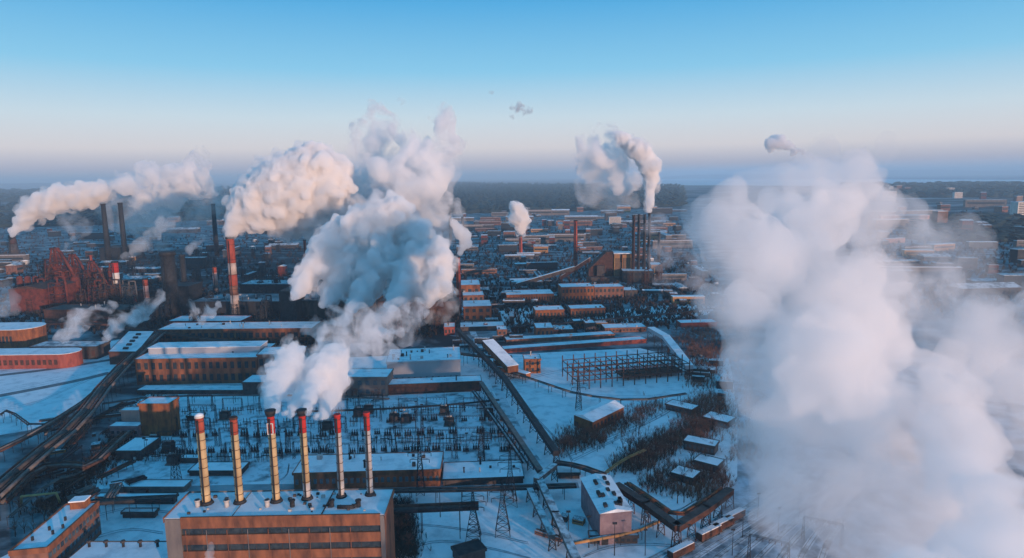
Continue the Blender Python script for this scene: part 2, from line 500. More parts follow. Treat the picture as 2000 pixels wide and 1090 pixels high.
def lattice(b, A, Bp, n, r=.09):
    """four-legged lattice between the square rings A (corner list) and Bp"""
    for k in range(4):
        b.bar(A[k], Bp[k], r * 1.6)
    for i in range(n):
        t0, t1 = i / n, (i + 1) / n
        for k in range(4):
            l = (k + 1) % 4
            p0 = A[k].lerp(Bp[k], t0); p1 = A[l].lerp(Bp[l], t0); q0 = A[k].lerp(Bp[k], t1); q1 = A[l].lerp(Bp[l], t1)
            b.bar(p0, q1, r); b.bar(p1, q0, r); b.bar(q0, q1, r)
    return b
def sq(c, s): return [Vector((c[0] + i * s, c[1] + j * s, c[2])) for i, j in ((-1, -1), (1, -1), (1, 1), (-1, 1))]
def pylon(label, x, yb, yt, group='lattice pylons over the switchyard', arms=3, foot=3.2):
    g = G(x, yb)
    hh = P(x, yt, g.y).z
    e = empty('lattice_pylon', g, label, 'pylon', group)
    b = MB()
    lattice(b, sq((0, 0, 0), foot), sq((0, 0, hh * .6), 1.0), 5, .13)
    lattice(b, sq((0, 0, hh * .6), 1.0), sq((0, 0, hh), .35), 6, .10)
    b.build('tower_body', DARK, e)
    for i in range(arms):
        z = hh * (.66 + .12 * i)
        a = MB()
        wl = 5.5 - abs(i - 1) * .9
        for s in (-1, 1):
            a.bar((0, -.6, z), (s * wl, 0, z), .12).bar((0, .6, z), (s * wl, 0, z), .12).bar((0, 0, z + 1.6), (s * wl, 0, z), .12)
        cr = a.build('crossarm', DARK, e)
        for s in (-1, 1): MB().cyl((s * wl, 0, z - .1), (s * wl, 0, z - 1.7), .14, .14, 6).build('insulator', DARKW, cr)
    return e

# ------------------------------------------------------------------ power station (front) with its six stacks
def plant():
    fl = G(322, 1016, 30); fr = G(750, 1008, 30)
    fl.z = fr.z = 0
    T, W, D = frame(fl, fr, depth=19.5)
    h = 30.0
    e = empty('power_station', fl, 'long brown power station with banded windows below six tall stacks', 'power station')
    MB().box(0, W, 0.6, D, 0, h, T).build('wall', CONC, e)
    MB().box(-.3, W + .3, .2, D + .3, h + .003, h + .5, T).build('roof', SNOW, e)
    MB().box(0, 5.5, -.35, .59, 0, h + .4, T).build('pilaster', CONG, e)
    MB().box(W - 1.4, W, -.35, .59, 0, h + .4, T).build('pilaster', CONG, e)
    z = h
    for k, (a, b) in enumerate(((h - 3.4, h + .9), (h - 9.6, h - 6.0), (h - 15.6, h - 12.2), (h - 21.4, h - 18.2), (0, h - 24))):
        MB().box(5.52, W - 1.42, -.2, .58, a, b, T).build('wall_band', CONC, e)
    for (a, b) in ((h - 6.0, h - 3.4), (h - 12.2, h - 9.6), (h - 18.2, h - 15.6), (h - 24, h - 21.4)):
        ws = MB().box(5.6, W - 1.5, .45, .56, a + .003, b - .003, T).build('window_strip', GLASS, e)
        for q in range(14):
            xx = 8 + q * (W - 12) / 14
            MB().box(xx, xx + .16, .2, .296, a + .01, b - .01, T).build('mullion', DARKW, ws)
    # parapet, joint and roof gear
    MB().box(-.5, -.32, -.3, D + .3, h - 1, h + 1.1, T).build('parapet', CONC, e)
    MB().box(W + .32, W + .55, -.3, D + .3, h - 1, h + 1.1, T).build('parapet', CONC, e)
    MB().box(-.5, W + .5, D + .32, D + .6, h - 1, h + 1.0, T).build('parapet', CONG, e)
    MB().box(W * .71, W * .71 + .3, .2, D, h + .503, h + 1.0, T).build('roof_joint', DARK, e)
    MB().box(W * .30, W * .30 + .22, .2, D, h + .503, h + .7, T).build('roof_joint', CONG, e)
    rng = random.Random(4)
    for x in (386, 443, 522, 571, 648, 700):
        q = G(x, 987, 31) - fl
        v = MB().cyl((0, 0, 0), (0, 0, 2.2), .9, .9, 12).cyl((0, 0, 2.2), (0, 0, 2.7), 1.15, 1.15, 12).build('roof_fan', GALV if x < 560 else DARK, e, (q.x, q.y, h + .503))
        MB().cyl((0, 0, 2.703), (0, 0, 2.85), .75, .75, 12).build('fan_mouth', DARK, v)
    for i in range(34):
        x, y = rng.uniform(.5, .98) * W if i > 8 else rng.uniform(.05, .5) * W, rng.uniform(.15, .85) * D
        s = rng.uniform(.25, .7)
        q = T((x, y, h + .503))
        MB().box(-s, s, -s * .7, s * .7, 0, s * 1.5).build('roof_box', rng.choice([DARK, DARKW, GALV]), e, q)
    q = T((W * .81, D * .25, h + .503))
    MB().cyl((-3, 0, .8), (3, 0, .8), .7, .7, 10).cyl((3, 0, .8), (3.6, 1.5, .8), .7, .7, 10).build('roof_duct', DARK, e, q)
    for i in range(9):
        xx = 7 + i * (W - 12) / 9
        MB().box(xx, xx + .25, -.34, -.22, 2, h - 4, T).build('downpipe', CONG if i % 2 else CONC, e)
    return fl, T, W, D, h
PFL, PT, PW, PD, PH = plant()
SN = ['first', 'second', 'third', 'fourth', 'fifth', 'sixth']
stk = [(403.5, 983, 815, 15.5), (468.5, 981, 818, 14.5), (540, 979, 812, 14.5), (600, 974, 811, 14), (667, 970, 812, 13), (723, 966, 808, 13)]
SL = ['snow capped cream stack with faded top, first from left on the power station roof', 'cream ringed stack with faded orange top, second on the power station roof',
      'cream stack with red top and white square outline on the power station roof', 'red topped stack with a dark wide cap, half cream and half grey',
      'grey stack with bright red top, second from the right on the power station', 'grey stack with bright red top at the right end of the power station']
def stack_foot(e, r0):
    MB().cyl((0, 0, 0), (0, 0, 1.1), r0 * 1.7, r0 * 1.35, 16).build('base_ring', DARK, e)
for i, (x, yb, yt, wp) in enumerate(stk):
    lower = [CREAM, CREAM, CREAM, CREAM, GALV, GALV][i]
    topm = [REDF, REDF, RED, RED, RED, RED][i]
    t = [.83, .82, .80, .80, .80, .80][i]
    bands = [(0, .2, lower if i < 3 else GALV), (.2, t, lower if i != 3 else CREAM), (t, 1, topm)]
    s = chimney(SL[i], x, yb, yt, wp, bands, z0=PH + .5, name='roof_stack', taper=.93, rings=9, group='six stacks on the power station roof', foot=stack_foot, cap=[WHITE, RUSTD, DARK, DARK, RED, RED][i], ladder=True)
    hs = P(x, yt, G(x, yb, PH + .5).y).z - PH - .5
    r = wp / 2 * G(x, yb, PH + .5).length / F
    if i in (2, 3): MB().cyl((0, 0, hs + .6), (0, 0, hs + 2.2), r * 1.25, r * 1.45, 16).build('hood', DARK, s)
    if i == 0: MB().dome((0, 0, hs + .55), r * 1.05, 1.1, 12, 3).build('snow_cap', SNOW, s)
    if i == 2:
        MB().box(-r * .75, r * .75, -r - .12, -r * .90, hs * .80, hs * .81).box(-r * .75, r * .75, -r - .12, -r * .9, hs * .92, hs * .93).box(-r * .75, -r * .6, -r - .12, -r * .6, hs * .81, hs * .92).box(r * .6, r * .75, -r - .12, -r * .6, hs * .81, hs * .92).build('square_outline', WHITE, s)
    for k in range(5):
        MB().bar((r * 1.05, 0, hs * (.1 + k * .19)), (r * 1.35, -r * .2, hs * (.1 + k * .19)), .12).build('bracket', DARK, s)

# ------------------------------------------------------------------ lower left
def ll():
    fl, fr, bk = G(18, 1080, 14), G(92, 1073, 14), G(128, 988, 14)
    for q in (fl, fr, bk): q.z = 0
    T, W, D = frame(fl, fr, back=bk)
    h = 14
    e = empty('office_block', fl, 'long flat roofed block at lower left with small orange roof house', 'building')
    MB().box(0, W, 0, D, 0, h, T).build('wall', BRICKD, e)
    MB().box(.5, W - .5, .5, D - .5, h + .003, h + .4, T).build('roof', SNOW, e)
    MB().box(-.2, W + .2, -.3, .45, h - 1.2, h + .9, T).box(-.3, .45, .46, D, h - 1.2, h + .9, T).box(W - .45, W + .3, .46, D, h - 1.2, h + .9, T).box(-.3, W + .3, D + .004, D + .4, h - 1.2, h + .9, T).build('parapet', CONC, e)
    p = MB().box(W * .35, W * .8, D * .86, D * .98, h + .4, h + 3.6, T).build('roof_house', BRICK, e)
    MB().box(W * .33, W * .82, D * .85, D * .99, h + 3.603, h + 4.1, T).build('roof_house_snow', SNOW, p)
    for j in range(3):
        for i in range(14):
            y = D * (i + .5) / 14
            MB().box(W + .01, W + .15, y - .9, y + .9, 2 + j * 4, 4 + j * 4, T).build('window', GLASSB if (i + j) % 5 else GLASS, e)
    for x, y in ((.45, .4), (.7, .3), (.8, .42), (.6, .6), (.3, .2)):
        MB().box(W * x - .35, W * x + .35, D * y - .35, D * y + .35, h + .4, h + 2.0, T).build('roof_vent', DARK, e)
ll()
def low_roof():
    e0 = G(150, 1090, 7)
    def ex(e, T, W, D, h):
        for i in range(6):
            x = W * (.06 + i * .172)
            v = MB().cyl((x, D * .82, h + .453), (x, D * .82, h + 2.4), .5, .5, 10, T).build('vent_stack', DARK, e)
            MB().cyl((x, D * .82, h + 2.403), (x, D * .82, h + 3.1), 1.0, .8, 10, T).build('vent_hood', DARKW, v)
    building('low snow covered hall with six dark mushroom vents along its ridge', 'workshop', 118, 322, 1150, 1112, 1062, DARKW, SNOW, extra=ex)
low_roof()
building('dark narrow shed with snowy roof beside the yellow pipe arch', 'shed', 190, 340, 985, 972, 966, DARKW, ROOFS)
building('small snow topped plinth between vented hall and pipe bridge', 'platform', 240, 302, 1012, 1004, 998, DARKW, SNOW)
building('mauve low block under the glowing pink tower', 'building', 216, 271, 856, 834, 826, PURP, SNOW, rows=1, cols=5, wh=.3)
building('small pink tower glowing in the sun on the mauve block', 'tower', 239, 272, 834, 803, 797, PINK, SNOW)
building('tall brown windowless tower standing beside the small pink tower', 'tower', 277, 334, 852, 790, 778, BRICK, SNOW, rows=0)
building('low snow roofed shed below the mauve block', 'shed', 228, 276, 900, 882, 857, DARKW, SNOW)
building('small flat snow roofed hut left of the switchyard', 'hut', 355, 395, 905, 897, 890, DARKW, SNOW)
building('tiny snow capped hut in the switchyard behind first stack', 'hut', 366, 392, 822, 814, 808, DARKW, SNOW)
# ------------------------------------------------------------------ long low buildings behind the stacks
building('long low hall with dotted snow roof behind the right hand stacks', 'long_hall', 575, 860, 958, 926, 892, CONC, SNOW, yb2=950, rows=1, cols=24, wh=.35, wm=GLASSB, vents=12)
building('lower snow roofed annex joining the right end of the dotted hall', 'annex', 866, 1022, 950, 938, 906, DARKW, SNOW, yb2=944, vents=5)
building('narrow snow roofed shed ending in a sloping canopy behind second stack', 'shed', 370, 470, 930, 921, 905, DARKW, SNOW)
building('low flat snow roof left of the first stack', 'shed', 230, 360, 962, 956, 940, CONG, SNOW)
# ------------------------------------------------------------------ middle halls
building('long brown brick hall with tall windows and raised roof monitor at left', 'factory_hall', 268, 505, 752, 703, 676, CONC, ROOFS, rows=2, cols=17, wh=.55, wm=GLASS, monitor=(.35, .75, 4.5), vents=6, yb2=748)
building('dark brown hall extension with snow roof behind the stack steam', 'factory_hall', 506, 590, 748, 694, 680, BRICKD, ROOFS, rows=2, cols=6, yb2=745, vents=4)
building('small dark annex with clean snow roof at end of brick hall', 'annex', 475, 522, 772, 748, 734, DARKW, SNOW)
building('long low shed roof running in front of the brick hall', 'shed', 268, 474, 770, 765, 754, DARKW, ROOFS)
building('brown tree screened hall between steam and grey hall', 'factory_hall', 575, 757, 775, 738, 722, CONG, ROOFS, rows=2, cols=12, wm=GLASSB)
def gx(e, T, W, D, h):
    for i in range(12): MB().box(W * (.03 + i * .082), W * (.055 + i * .082), -.2, -.01, 2.2, 3.6, T).build('window', GLASS, e)
building('big windowless pale grey hall with snowy cluttered roof', 'grey_hall', 757, 900, 748, 709, 684, GREYM, ROOFS, yb2=742, vents=18, extra=gx)
building('long dark walled shed with bright snow roof below the grey hall', 'shed', 757, 940, 772, 753, 742, RUSTD, SNOW, yb2=764, vents=3)
building('brown workshop behind monitor roof with row of square dark windows', 'workshop', 310, 610, 668, 645, 632, CONC, ROOFS, rows=1, cols=24, ww=.6, wh=.45, vents=14, yb2=665)
building('red brown low hall behind the workshop windows', 'workshop', 330, 470, 640, 628, 618, BRICKR, ROOFS, rows=1, cols=10)
def dots(e, T, W, D, h):
    for i in range(5): MB().box(W * .42, W * .6, D * (.1 + i * .17), D * (.16 + i * .17), h + .453, h + 1.6, T).build('skylight', DARK, e)
building('pale sloping snow roof with five dark skylights in a row', 'workshop', 215, 270, 712, 688, None, RUSTD, SNOW, back=(252, 648), extra=dots)
building('dark round ended depot with snowy edge behind the red hall', 'depot', 62, 190, 702, 678, 668, DARKW, SNOWD, rows=1, cols=10, wm=RUSTD)
# red hall with rounded right end
def round_hall(label, xl, xr, yb, yt, yk, m, seed, nw):
    fl, fr = G(xl, yb), G(xr, yb)
    h = P(xr, yt, fr.y).z
    D = max(8, G(xr, yk, h).y - fr.y)
    e = empty('round_ended_hall', fl, label, 'building')
    W = (fr - fl).length - D / 2
    pr = [Vector((0, 0, 0)), Vector((W, 0, 0))] + [Vector((W + math.sin(t) * D / 2, D / 2 - math.cos(t) * D / 2, 0)) for t in [math.pi * k / 10 for k in range(1, 10)]] + [Vector((W, D, 0)), Vector((0, D, 0))]
    n = len(pr)
    cx = Vector((W / 2, D / 2, 0))
    def ring(k, z0, z1, name, mm):
        pp = [cx + Vector(((p - cx).x * (1 + k / W), (p - cx).y * (1 + 2 * k / D), 0)) for p in pr]
        MB().quads([p + Z3 * z0 for p in pp] + [p + Z3 * z1 for p in pp], [(i, (i + 1) % n, n + (i + 1) % n, n + i) for i in range(n)] + [tuple(range(n))[::-1], tuple(range(n, 2 * n))]).build(name, mm, e)
    ring(0, 0, h, 'wall', m)
    ring(.5, h + .003, h + 1.0, 'parapet', m)
    ring(.1, h + 1.003, h + 1.3, 'roof', ROOFS)
    for i in range(nw):
        x = W * (i + .5) / nw
        MB().box(x - W / nw * .3, x + W / nw * .3, -.15, -.01, h * .3, h * .7).build('window', GLASS if seed else RUSTD, e)
round_hall('red brick hall with rounded end and snow rim at left edge', -60, 136, 722, 697, 684, BRICKR, 0, 16)
round_hall('orange brick hall with curved end at left edge above red hall', -60, 58, 681, 648, 633, BRICK, 1, 12)

# ------------------------------------------------------------------ brick buildings, right of the middle
B = [
 ('orange brick block right of the tall red chimney', 906, 960, 628, 600, 588, BRICK, 2, 4),
 ('dark roofed orange shed behind the tall red chimney', 898, 938, 585, 558, 548, BRICK, 1, 3),
 ('wide orange building with white roof and many small windows', 990, 1082, 594, 577, 568, BRICK, 1, 18),
 ('large two storey orange hall left half brightly sunlit', 1097, 1160, 590, 562, 555, BRICK, 2, 9),
 ('dark brick continuation right of the sunlit two storey hall', 1161, 1218, 586, 562, 556, BRICKD, 2, 7),
 ('small dark block at right end of the two storey hall', 1220, 1245, 582, 568, 562, DARKW, 1, 3),
 ('low orange block left of two matching ones with snow roof', 1046, 1102, 625, 607, 599, BRICK, 1, 8),
 ('low orange block with snow roof right of its matching neighbour', 1115, 1182, 620, 604, 597, BRICK, 1, 9),
 ('small sunlit orange cube with tall dark windows', 1048, 1081, 662, 642, 632, BRICK, 1, 4),
 ('small snow roofed annex right of the sunlit orange cube', 1082, 1120, 652, 645, 636, BRICKD, 0, 0),
 ('tiny low snow roofed shed in front of the sunlit cube', 1086, 1128, 665, 659, 653, DARKW, 0, 0),
 ('small orange hut left of a yellow one', 1122, 1143, 642, 630, 624, BRICK, 1, 2),
 ('small yellow hut with snow roof right of an orange hut', 1164, 1186, 640, 632, 627, OCHRE, 1, 3),
 ('narrow dark tower block between orange hut and yellow hut', 1144, 1162, 648, 632, 626, DARKW, 0, 0),
 ('long low snow roofed building right of the huts', 1182, 1262, 650, 642, 634, BRICKD, 1, 12),
 ('dark narrow block with snow roof left of the orange cube', 972, 990, 665, 645, 638, BRICKD, 2, 2),
 ('square orange tower on the snow field edge', 1025, 1056, 730, 703, 694, BRICK, 2, 3),
 ('low brick strip building with snow roof right of curved pipe', 1330, 1400, 640, 632, 626, BRICKR, 0, 0),
 ('small red brown building under the steam at hall end', 868, 888, 655, 640, 632, BRICKR, 1, 3),
 ('white roofed house behind wide orange building', 1000, 1060, 560, 552, 545, CONG, 1, 8),
 ('dark wide shed with snow roof under the tall red chimney', 900, 985, 648, 640, 631, DARKW, 0, 0),
 ('square snow roofed store beside conveyor foot', 905, 945, 592, 578, 570, BRICKD, 1, 4),
]
for (lb, xl, xr, yb, yt, yk, m, r_, c_) in B:
    building(lb, 'brick_building' if m in (BRICK, BRICKR, BRICKD) else 'building', xl, xr, yb, yt, yk, m, ROOFS, rows=r_, cols=c_, vents=2, yb2=yb - (xr - xl) * .03, wh=.5)
# warehouse at 45 degrees
def wh(label, fl, fr, bk, h, m, gab=2.2, name='warehouse', cols=9):
    a, b, c = [G(p[0], p[1], h) for p in (fl, fr, bk)]
    for q in (a, b, c): q.z = 0
    T, W, D = frame(a, b, back=c)
    e = empty(name, a, label, 'building')
    MB().box(0, W, 0, D, -.2, h, T).build('wall', m, e)
    MB().gable(-.4, W + .4, -.5, D + .5, h + .003, h + gab, T, 'x' if W > D else 'y').build('roof', ROOFS, e)
    MB().box(.8, 3.6, -.15, -.01, 0, 3.2, T).build('door', DARK, e)
    for i in range(cols):
        y = D * (i + .5) / cols
        MB().box(W + .01, W + .15, y - D / cols * .25, y + D / cols * .25, h * .35, h * .7, T).build('window', GLASS, e)
    return e, T, W, D
wh('white roofed brick warehouse standing in brown scrub', (1121, 810), (1158, 824), (1182, 782), 7, BRICK)
e_, T_, W_, D_ = wh('snow roofed gable hall with pinkish end wall by the rail yard', (1172, 1003), (1234, 997), (1135, 934), 14, PURP, 1.5, 'gable_hall', 14)
rng = random.Random(8)
for i in range(16):
    x, y = W_ * rng.choice([.25, .35, .6, .72, .8]), D_ * rng.uniform(.05, .95)
    MB().box(x - .7, x + .7, y - 1.2, y + 1.2, 14.4, 15.9, T_).build('skylight', DARK, e_)
building('small snow roofed shed beside the bent snow covered pipe', 'shed', 1090, 1132, 935, 925, 912, DARKW, SNOW)
building('dark low loading shed below the gable hall', 'shed', 1152, 1245, 1062, 1048, 1040, DARKW, PIPES, rows=1, cols=8)
for i, (xl, xr, yb, yt, yk, lb) in enumerate([(1335, 1395, 878, 862, 850, 'dark long hut with row of windows among the scrub'), (1300, 1350, 800, 790, 780, 'low snow roofed hut above the brown scrub'),
        (1372, 1420, 826, 815, 802, 'white roofed hut half hidden by the big steam cloud'), (1310, 1352, 936, 924, 908, 'low snowy roof inside the fenced yard'), (1355, 1400, 912, 900, 886, 'dark low hut in the fenced yard near the steam')]):
    building(lb, 'hut', xl, xr, yb, yt, yk, DARKW, SNOW, rows=1, cols=7, wm=GLASSB, yb2=yb + 12)
building('dark flat bunker with snowy lid on the snow at bottom centre', 'bunker', 898, 948, 1105, 1088, 1068, DARKW, DARK, yb2=1090)

# red long low wall building
building('very long low red brick shed along the top of the snow field', 'long_shed', 985, 1262, 690, 683, 677, BRICKR, ROOFS, yb2=670, rows=0)
building('long dark low shed behind the long red one', 'long_shed', 990, 1200, 672, 665, 659, BRICKD, ROOFS, yb2=660, rows=0)
# conveyor head houses and galleries
gallery('broad snow topped conveyor bridge climbing to an orange head house', [(1000, 725, 6), (955, 678, 16)], 9, 5, BRICK, SNOW)
building('orange head house at the foot of the broad conveyor bridge', 'head_house', 965, 992, 728, 706, 700, BRICK, SNOW, rows=1, cols=3)
gallery('low orange brick gallery joining head house and square tower', [(975, 722, 2), (1030, 737, 2)], 5, 3.2, BRICK, SNOW, legs=False)
gallery('long dark conveyor gallery running diagonally down to the pipe junction', [(895, 648, 9), (985, 742, 8), (1086, 890, 6)], 3.2, 2.6, DARK, DARK, win=False)
gallery('second dark gallery parallel and left of the long diagonal one', [(940, 752, 7), (1055, 925, 6)], 2.6, 2.0, DARK, PIPE)
pipes('thin dark pipe rack along the right edge of the switchyard', [(925, 765), (975, 832), (1025, 905)], 4, [.5, .4, .4], 1.1, [DARK, PIPES, DARK], 10, name='pipe_rack')
gallery('curved white snow covered conveyor by the purple scrub', [(1272, 646, 12), (1300, 662, 13), (1322, 690, 11), (1345, 720, 6)], 6, 3, GREYM, SNOW)
gallery('long snow topped pipe gallery running to the bottom edge', [(1052, 940, 6), (1085, 1010, 6), (1130, 1110, 6)], 3, 2.2, PIPE, PIPES, step=12)
gallery('shorter snow topped gallery left of the long one at bottom', [(1035, 962, 5), (1078, 1052, 5)], 2.6, 1.8, PIPE, PIPES, step=12)
pipes('bent dark pipe rack crossing from junction to gable hall', [(1085, 905), (1130, 912), (1180, 930)], 6, [.8, .6, .6], 1.7, [DARK, PIPE], 9, name='pipe_rack')
gallery('short link gallery angled between the two diagonal ones', [(1082, 915, 7), (1048, 942, 7)], 2.8, 2.2, PIPE, PIPES)
pipes('dark pipe bridge on tall legs right of the power station', [(748, 1000), (840, 996), (935, 992)], 12, [1.0, .8, 1.0], 2.0, [DARK, DARKW, RUSTD], 16, name='pipe_rack')
pipes('dark pipe rack running left from the power station', [(165, 985), (250, 978), (345, 974)], 7, [.9, .6, .6, .5], 1.6, [DARK, PIPE, DARKW], 10, name='pipe_rack')
pipes('long dark pipe rack running from power station to the gable hall', [(752, 960), (940, 957), (1125, 950)], 5, [.6, .45, .6, .4], 1.3, [DARK, PIPE, DARKW], 12, name='pipe_rack')
gallery('long conveyor rising left toward the dark preparation plant', [(1010, 560, 4), (1120, 528, 26)], 7, 5, DARKW, ROOFS, step=40)
gallery('slanted dark conveyor meeting the preparation plant from left', [(1098, 545, 6), (1150, 512, 32)], 7, 5, RUSTD, ROOFS, step=40)
pipes('ochre pipes passing under the gable hall along the yard', [(1120, 1062), (1235, 1042), (1285, 1020)], 3.5, [.6, .45], 1.5, [OCHRE, PIPES], 10)
# L shaped yard wall-bridge
pipes('brown pipes running along the inside of the bent trestle bridge', [(1225, 945), (1270, 975), (1322, 1012), (1368, 985), (1410, 955)], 3, [.5, .6, .4], 1.4, [RUSTD, BRICK, PIPE], 7)
gallery('long brown trestle bridge bending around the snowy yard', [(1205, 955, 8), (1262, 992, 8), (1322, 1036, 8), (1380, 1000, 8), (1425, 965, 8)], 3.4, 2.4, RUSTD, DARKW, step=9, legm=RUSTD)

# ------------------------------------------------------------------ pipelines at left
pipes('thick bundle of dark pipes running diagonally up the left side', [(-60, 1010), (60, 900), (150, 830), (215, 740), (300, 660), (330, 640)], 9, [.9, .7, 1.1, .8, .6], 2.4, [PIPE, RUSTD, DARKW], 12)
pipes('second brown pipe bundle beside the snow field at left', [(-40, 900), (80, 842), (190, 770), (260, 690)], 6, [.6, .8, .6], 2.0, [RUSTD, PIPE], 12)
pipes('brown pipes looping below the pipe bundle at left', [(0, 985), (70, 915), (140, 908), (175, 915), (230, 862), (250, 845)], 5, [.8, .8, .6, .6], 2.0, [RUSTD, PIPE, RUSTD], 11)
pipes('thin pale pipe loop rising right of the brown loops', [(20, 1010), (100, 940), (160, 925), (205, 880)], 4, [.35, .35], 1.2, [PIPE], 10)
pipes('yellow grey pipe arch standing alone above the lower left block', [(42, 990, 1), (42, 972, 8), (110, 965, 8), (118, 985, 1)], 6, [.55], 1, YPIPE, 0, sm=False, name='pipe_arch')
pipes('dark portal pipe loop standing behind the vented hall', [(258, 966, 1), (258, 958, 5), (288, 956, 5), (288, 965, 1)], 5, [.4, .4], 1, DARK, 0, sm=False, name='pipe_arch')
pipes('pipe run along the front of the brick hall', [(200, 790), (300, 775), (560, 772), (760, 780)], 5, [.5, .4], 1.5, [PIPE, DARK], 14)
pipes('pipe run crossing the top of the switchyard', [(560, 806), (760, 800), (900, 790), (975, 782)], 5, [.5, .4], 1.5, [DARK, DARK], 14)
pipes('loop of dark pipes near the snow field corner', [(0, 812), (15, 800), (70, 840), (140, 800)], 5, [.4, .4], 1.3, DARK, 10)
pipes('pipe run from square tower down to the frame', [(1000, 728), (1070, 752), (1130, 772), (1240, 785), (1340, 770)], 5, [.5, .5], 1.5, [PIPE, DARK], 14)
pipes('rusty pipes climbing from the gable hall to the scrub', [(1176, 930), (1215, 900), (1260, 880)], 4, [.4, .4], 1.2, OCHRE, 10)
pipes('dark pipe run beyond the brick halls on the right', [(1000, 640), (1100, 632), (1300, 615), (1420, 600)], 6, [.7, .7], 2, DARK, 20)
pipes('long pipe run in front of the long red shed', [(880, 690), (960, 700), (1000, 698)], 8, [.6, .6, .6], 2, [RUSTD, PIPE], 14)
pipes('dark pipe run in front of the works at left', [(-60, 640), (200, 630), (330, 655), (620, 690)], 9, [1, .8, .8], 3, [RUSTD, DARK], 22)
rng = random.Random(31)
for i in range(34):
    x, y = rng.uniform(-10, 250), rng.uniform(790, 985)
    if y < 880 - x * .55: continue
    nb_, ln_, dy_, mi_ = 1 + i % 4, rng.uniform(20, 70), rng.uniform(5, 45), (i // 4) % 3
    zn_ = 'beside the snow field' if y < 850 else 'in the thick of the tangle' if y < 925 else 'near the yellow pipe arch'
    pipes('%s %s %s pipe run crossing the left tangle %s' % ('long' if ln_ > 45 else 'short', ('rusty', 'grey', 'black')[mi_], ('single', 'twin', 'triple', 'fourfold')[nb_ - 1], zn_),
          [(x, y), (x + ln_, y - dy_)], rng.uniform(1.5, 4.5), [.5, .4, .6, .4][:nb_], 1.4, (RUSTD, PIPE, DARK)[mi_], 9, group='crossing pipe runs in the left tangle')

# ------------------------------------------------------------------ steel skeleton on the snow field
def skeleton():
    a, b = G(1128, 762), G(1346, 742)
    T, W, D = frame(a, b, depth=34)
    e = empty('steel_frame', a, 'open rusty steel frame skeleton standing on the snow field', 'steel frame')
    nx, ny, h = 11, 4, 15
    for i in range(nx):
        for j in range(ny):
            x, y = W * i / (nx - 1), D * j / (ny - 1)
            MB().box(x - .3, x + .3, y - .3, y + .3, 0, h + (1.5 if j % 2 else 0), T).build('column', RUSTD, e)
    for j in range(ny):
        for z in (6.2, 12.4): MB().box(0, W, D * j / (ny - 1) - .24, D * j / (ny - 1) + .24, z, z + .6, T).build('beam', RUSTD, e)
    for i in range(nx):
        for z in (6.21, 12.41): MB().box(W * i / (nx - 1) - .2, W * i / (nx - 1) + .2, 0, D, z - .3, z + .2, T).build('cross_beam', RUSTD, e)
    for i in range(4, nx - 1):
        x0, x1 = W * i / (nx - 1), W * (i + 1) / (nx - 1)
        MB().bar(T((x0, D * .9, .2)), T((x1, D * .9, 6)), .25).bar(T((x1, D * .5, 6.5)), T((x0, D * .5, 12.3)), .25).build('brace', RUSTD, e)
    MB().box(W * .45, W, D * .3, D * .7, 2.5, 4.5, T).build('hopper', RUSTD, e)
skeleton()

# ------------------------------------------------------------------ switchyard
def proto_transformer():
    e = empty('transformer', (0, 0, 0), '', 'transformer')
    MB().box(-2.2, 2.2, -1.3, 1.3, .5, 3.6).build('tank', DARK, e)
    for k in (-1, 1): MB().box(-1.8, 1.8, k * 1.9 - .4, k * 1.9 + .4, .8, 3.2).build('radiator', DARKW, e)
    MB().cyl((-1.6, 0, 4.3), (1.2, 0, 4.3), .45, .45, 10).build('conservator', GALV, e)
    for k in (-1, 0, 1):
        MB().cyl((k * 1.1, .5, 3.6), (k * 1.3, .7, 5.6), .16, .1, 7).build('bushing', RUSTD, e)
    MB().box(-2.6, 2.6, -2.5, 2.5, 0, .45).build('plinth', CONG, e)
    return e
def proto_switch():
    e = empty('switch_bay', (0, 0, 0), '', 'switchgear')
    for k in (-1, 0, 1):
        p = MB().bar((k * 1.6, 0, 0), (k * 1.6, 0, 2.6), .16).build('post', DARK, e)
        MB().cyl((k * 1.6, 0, 2.6), (k * 1.6, 0, 4.7), .2, .15, 7).build('insulator', DARKW, p)
    MB().box(-2.1, 2.1, -.25, .25, 2.45, 2.75).build('beam', DARK, e)
    MB().box(-.5, .5, -.4, .4, .9, 2.1).build('control_box', GALV, e)
    return e
def proto_breaker():
    e = empty('circuit_breaker', (0, 0, 0), '', 'switchgear')
    for k in (-1, 0, 1):
        p = MB().cyl((k * 1.3, 0, .8), (k * 1.3, 0, 2.4), .55, .55, 9).build('tank', DARK, e)
        MB().cyl((k * 1.3, -.2, 2.4), (k * 1.3 - .1, -.6, 4.0), .16, .12, 6).build('bushing', RUSTD, p)
        MB().cyl((k * 1.3, .2, 2.4), (k * 1.3 + .1, .6, 4.0), .16, .12, 6).build('bushing', RUSTD, p)
    MB().box(-2, 2, -.5, .5, .3, .8).build('base', CONG, e)
    return e
def proto_portal():
    e = empty('portal_gantry', (0, 0, 0), '', 'gantry')
    for k in (-1, 1):
        b = MB(); lattice(b, sq((k * 8, 0, 0), .7), sq((k * 8, 0, 11), .3), 5, .07); b.bar((k * 8, 0, 11), (k * 8, 0, 14), .1)
        b.build('post', DARK, e)
    b = MB()
    for s in (-.35, .35):
        b.bar((-8, s, 10.8), (8, s, 10.8), .1).bar((-8, s, 11.5), (8, s, 11.5), .1)
    for i in range(12): b.bar((-8 + i * 1.33, -.35, 10.8), (-6.7 + i * 1.33, .35, 11.5), .07)
    b.build('beam', DARK, e)
    for k in (-5, -2.5, 0, 2.5, 5): MB().cyl((k, 0, 10.8), (k, 0, 9.3), .13, .13, 6).build('insulator', RUSTD, e)
    return e
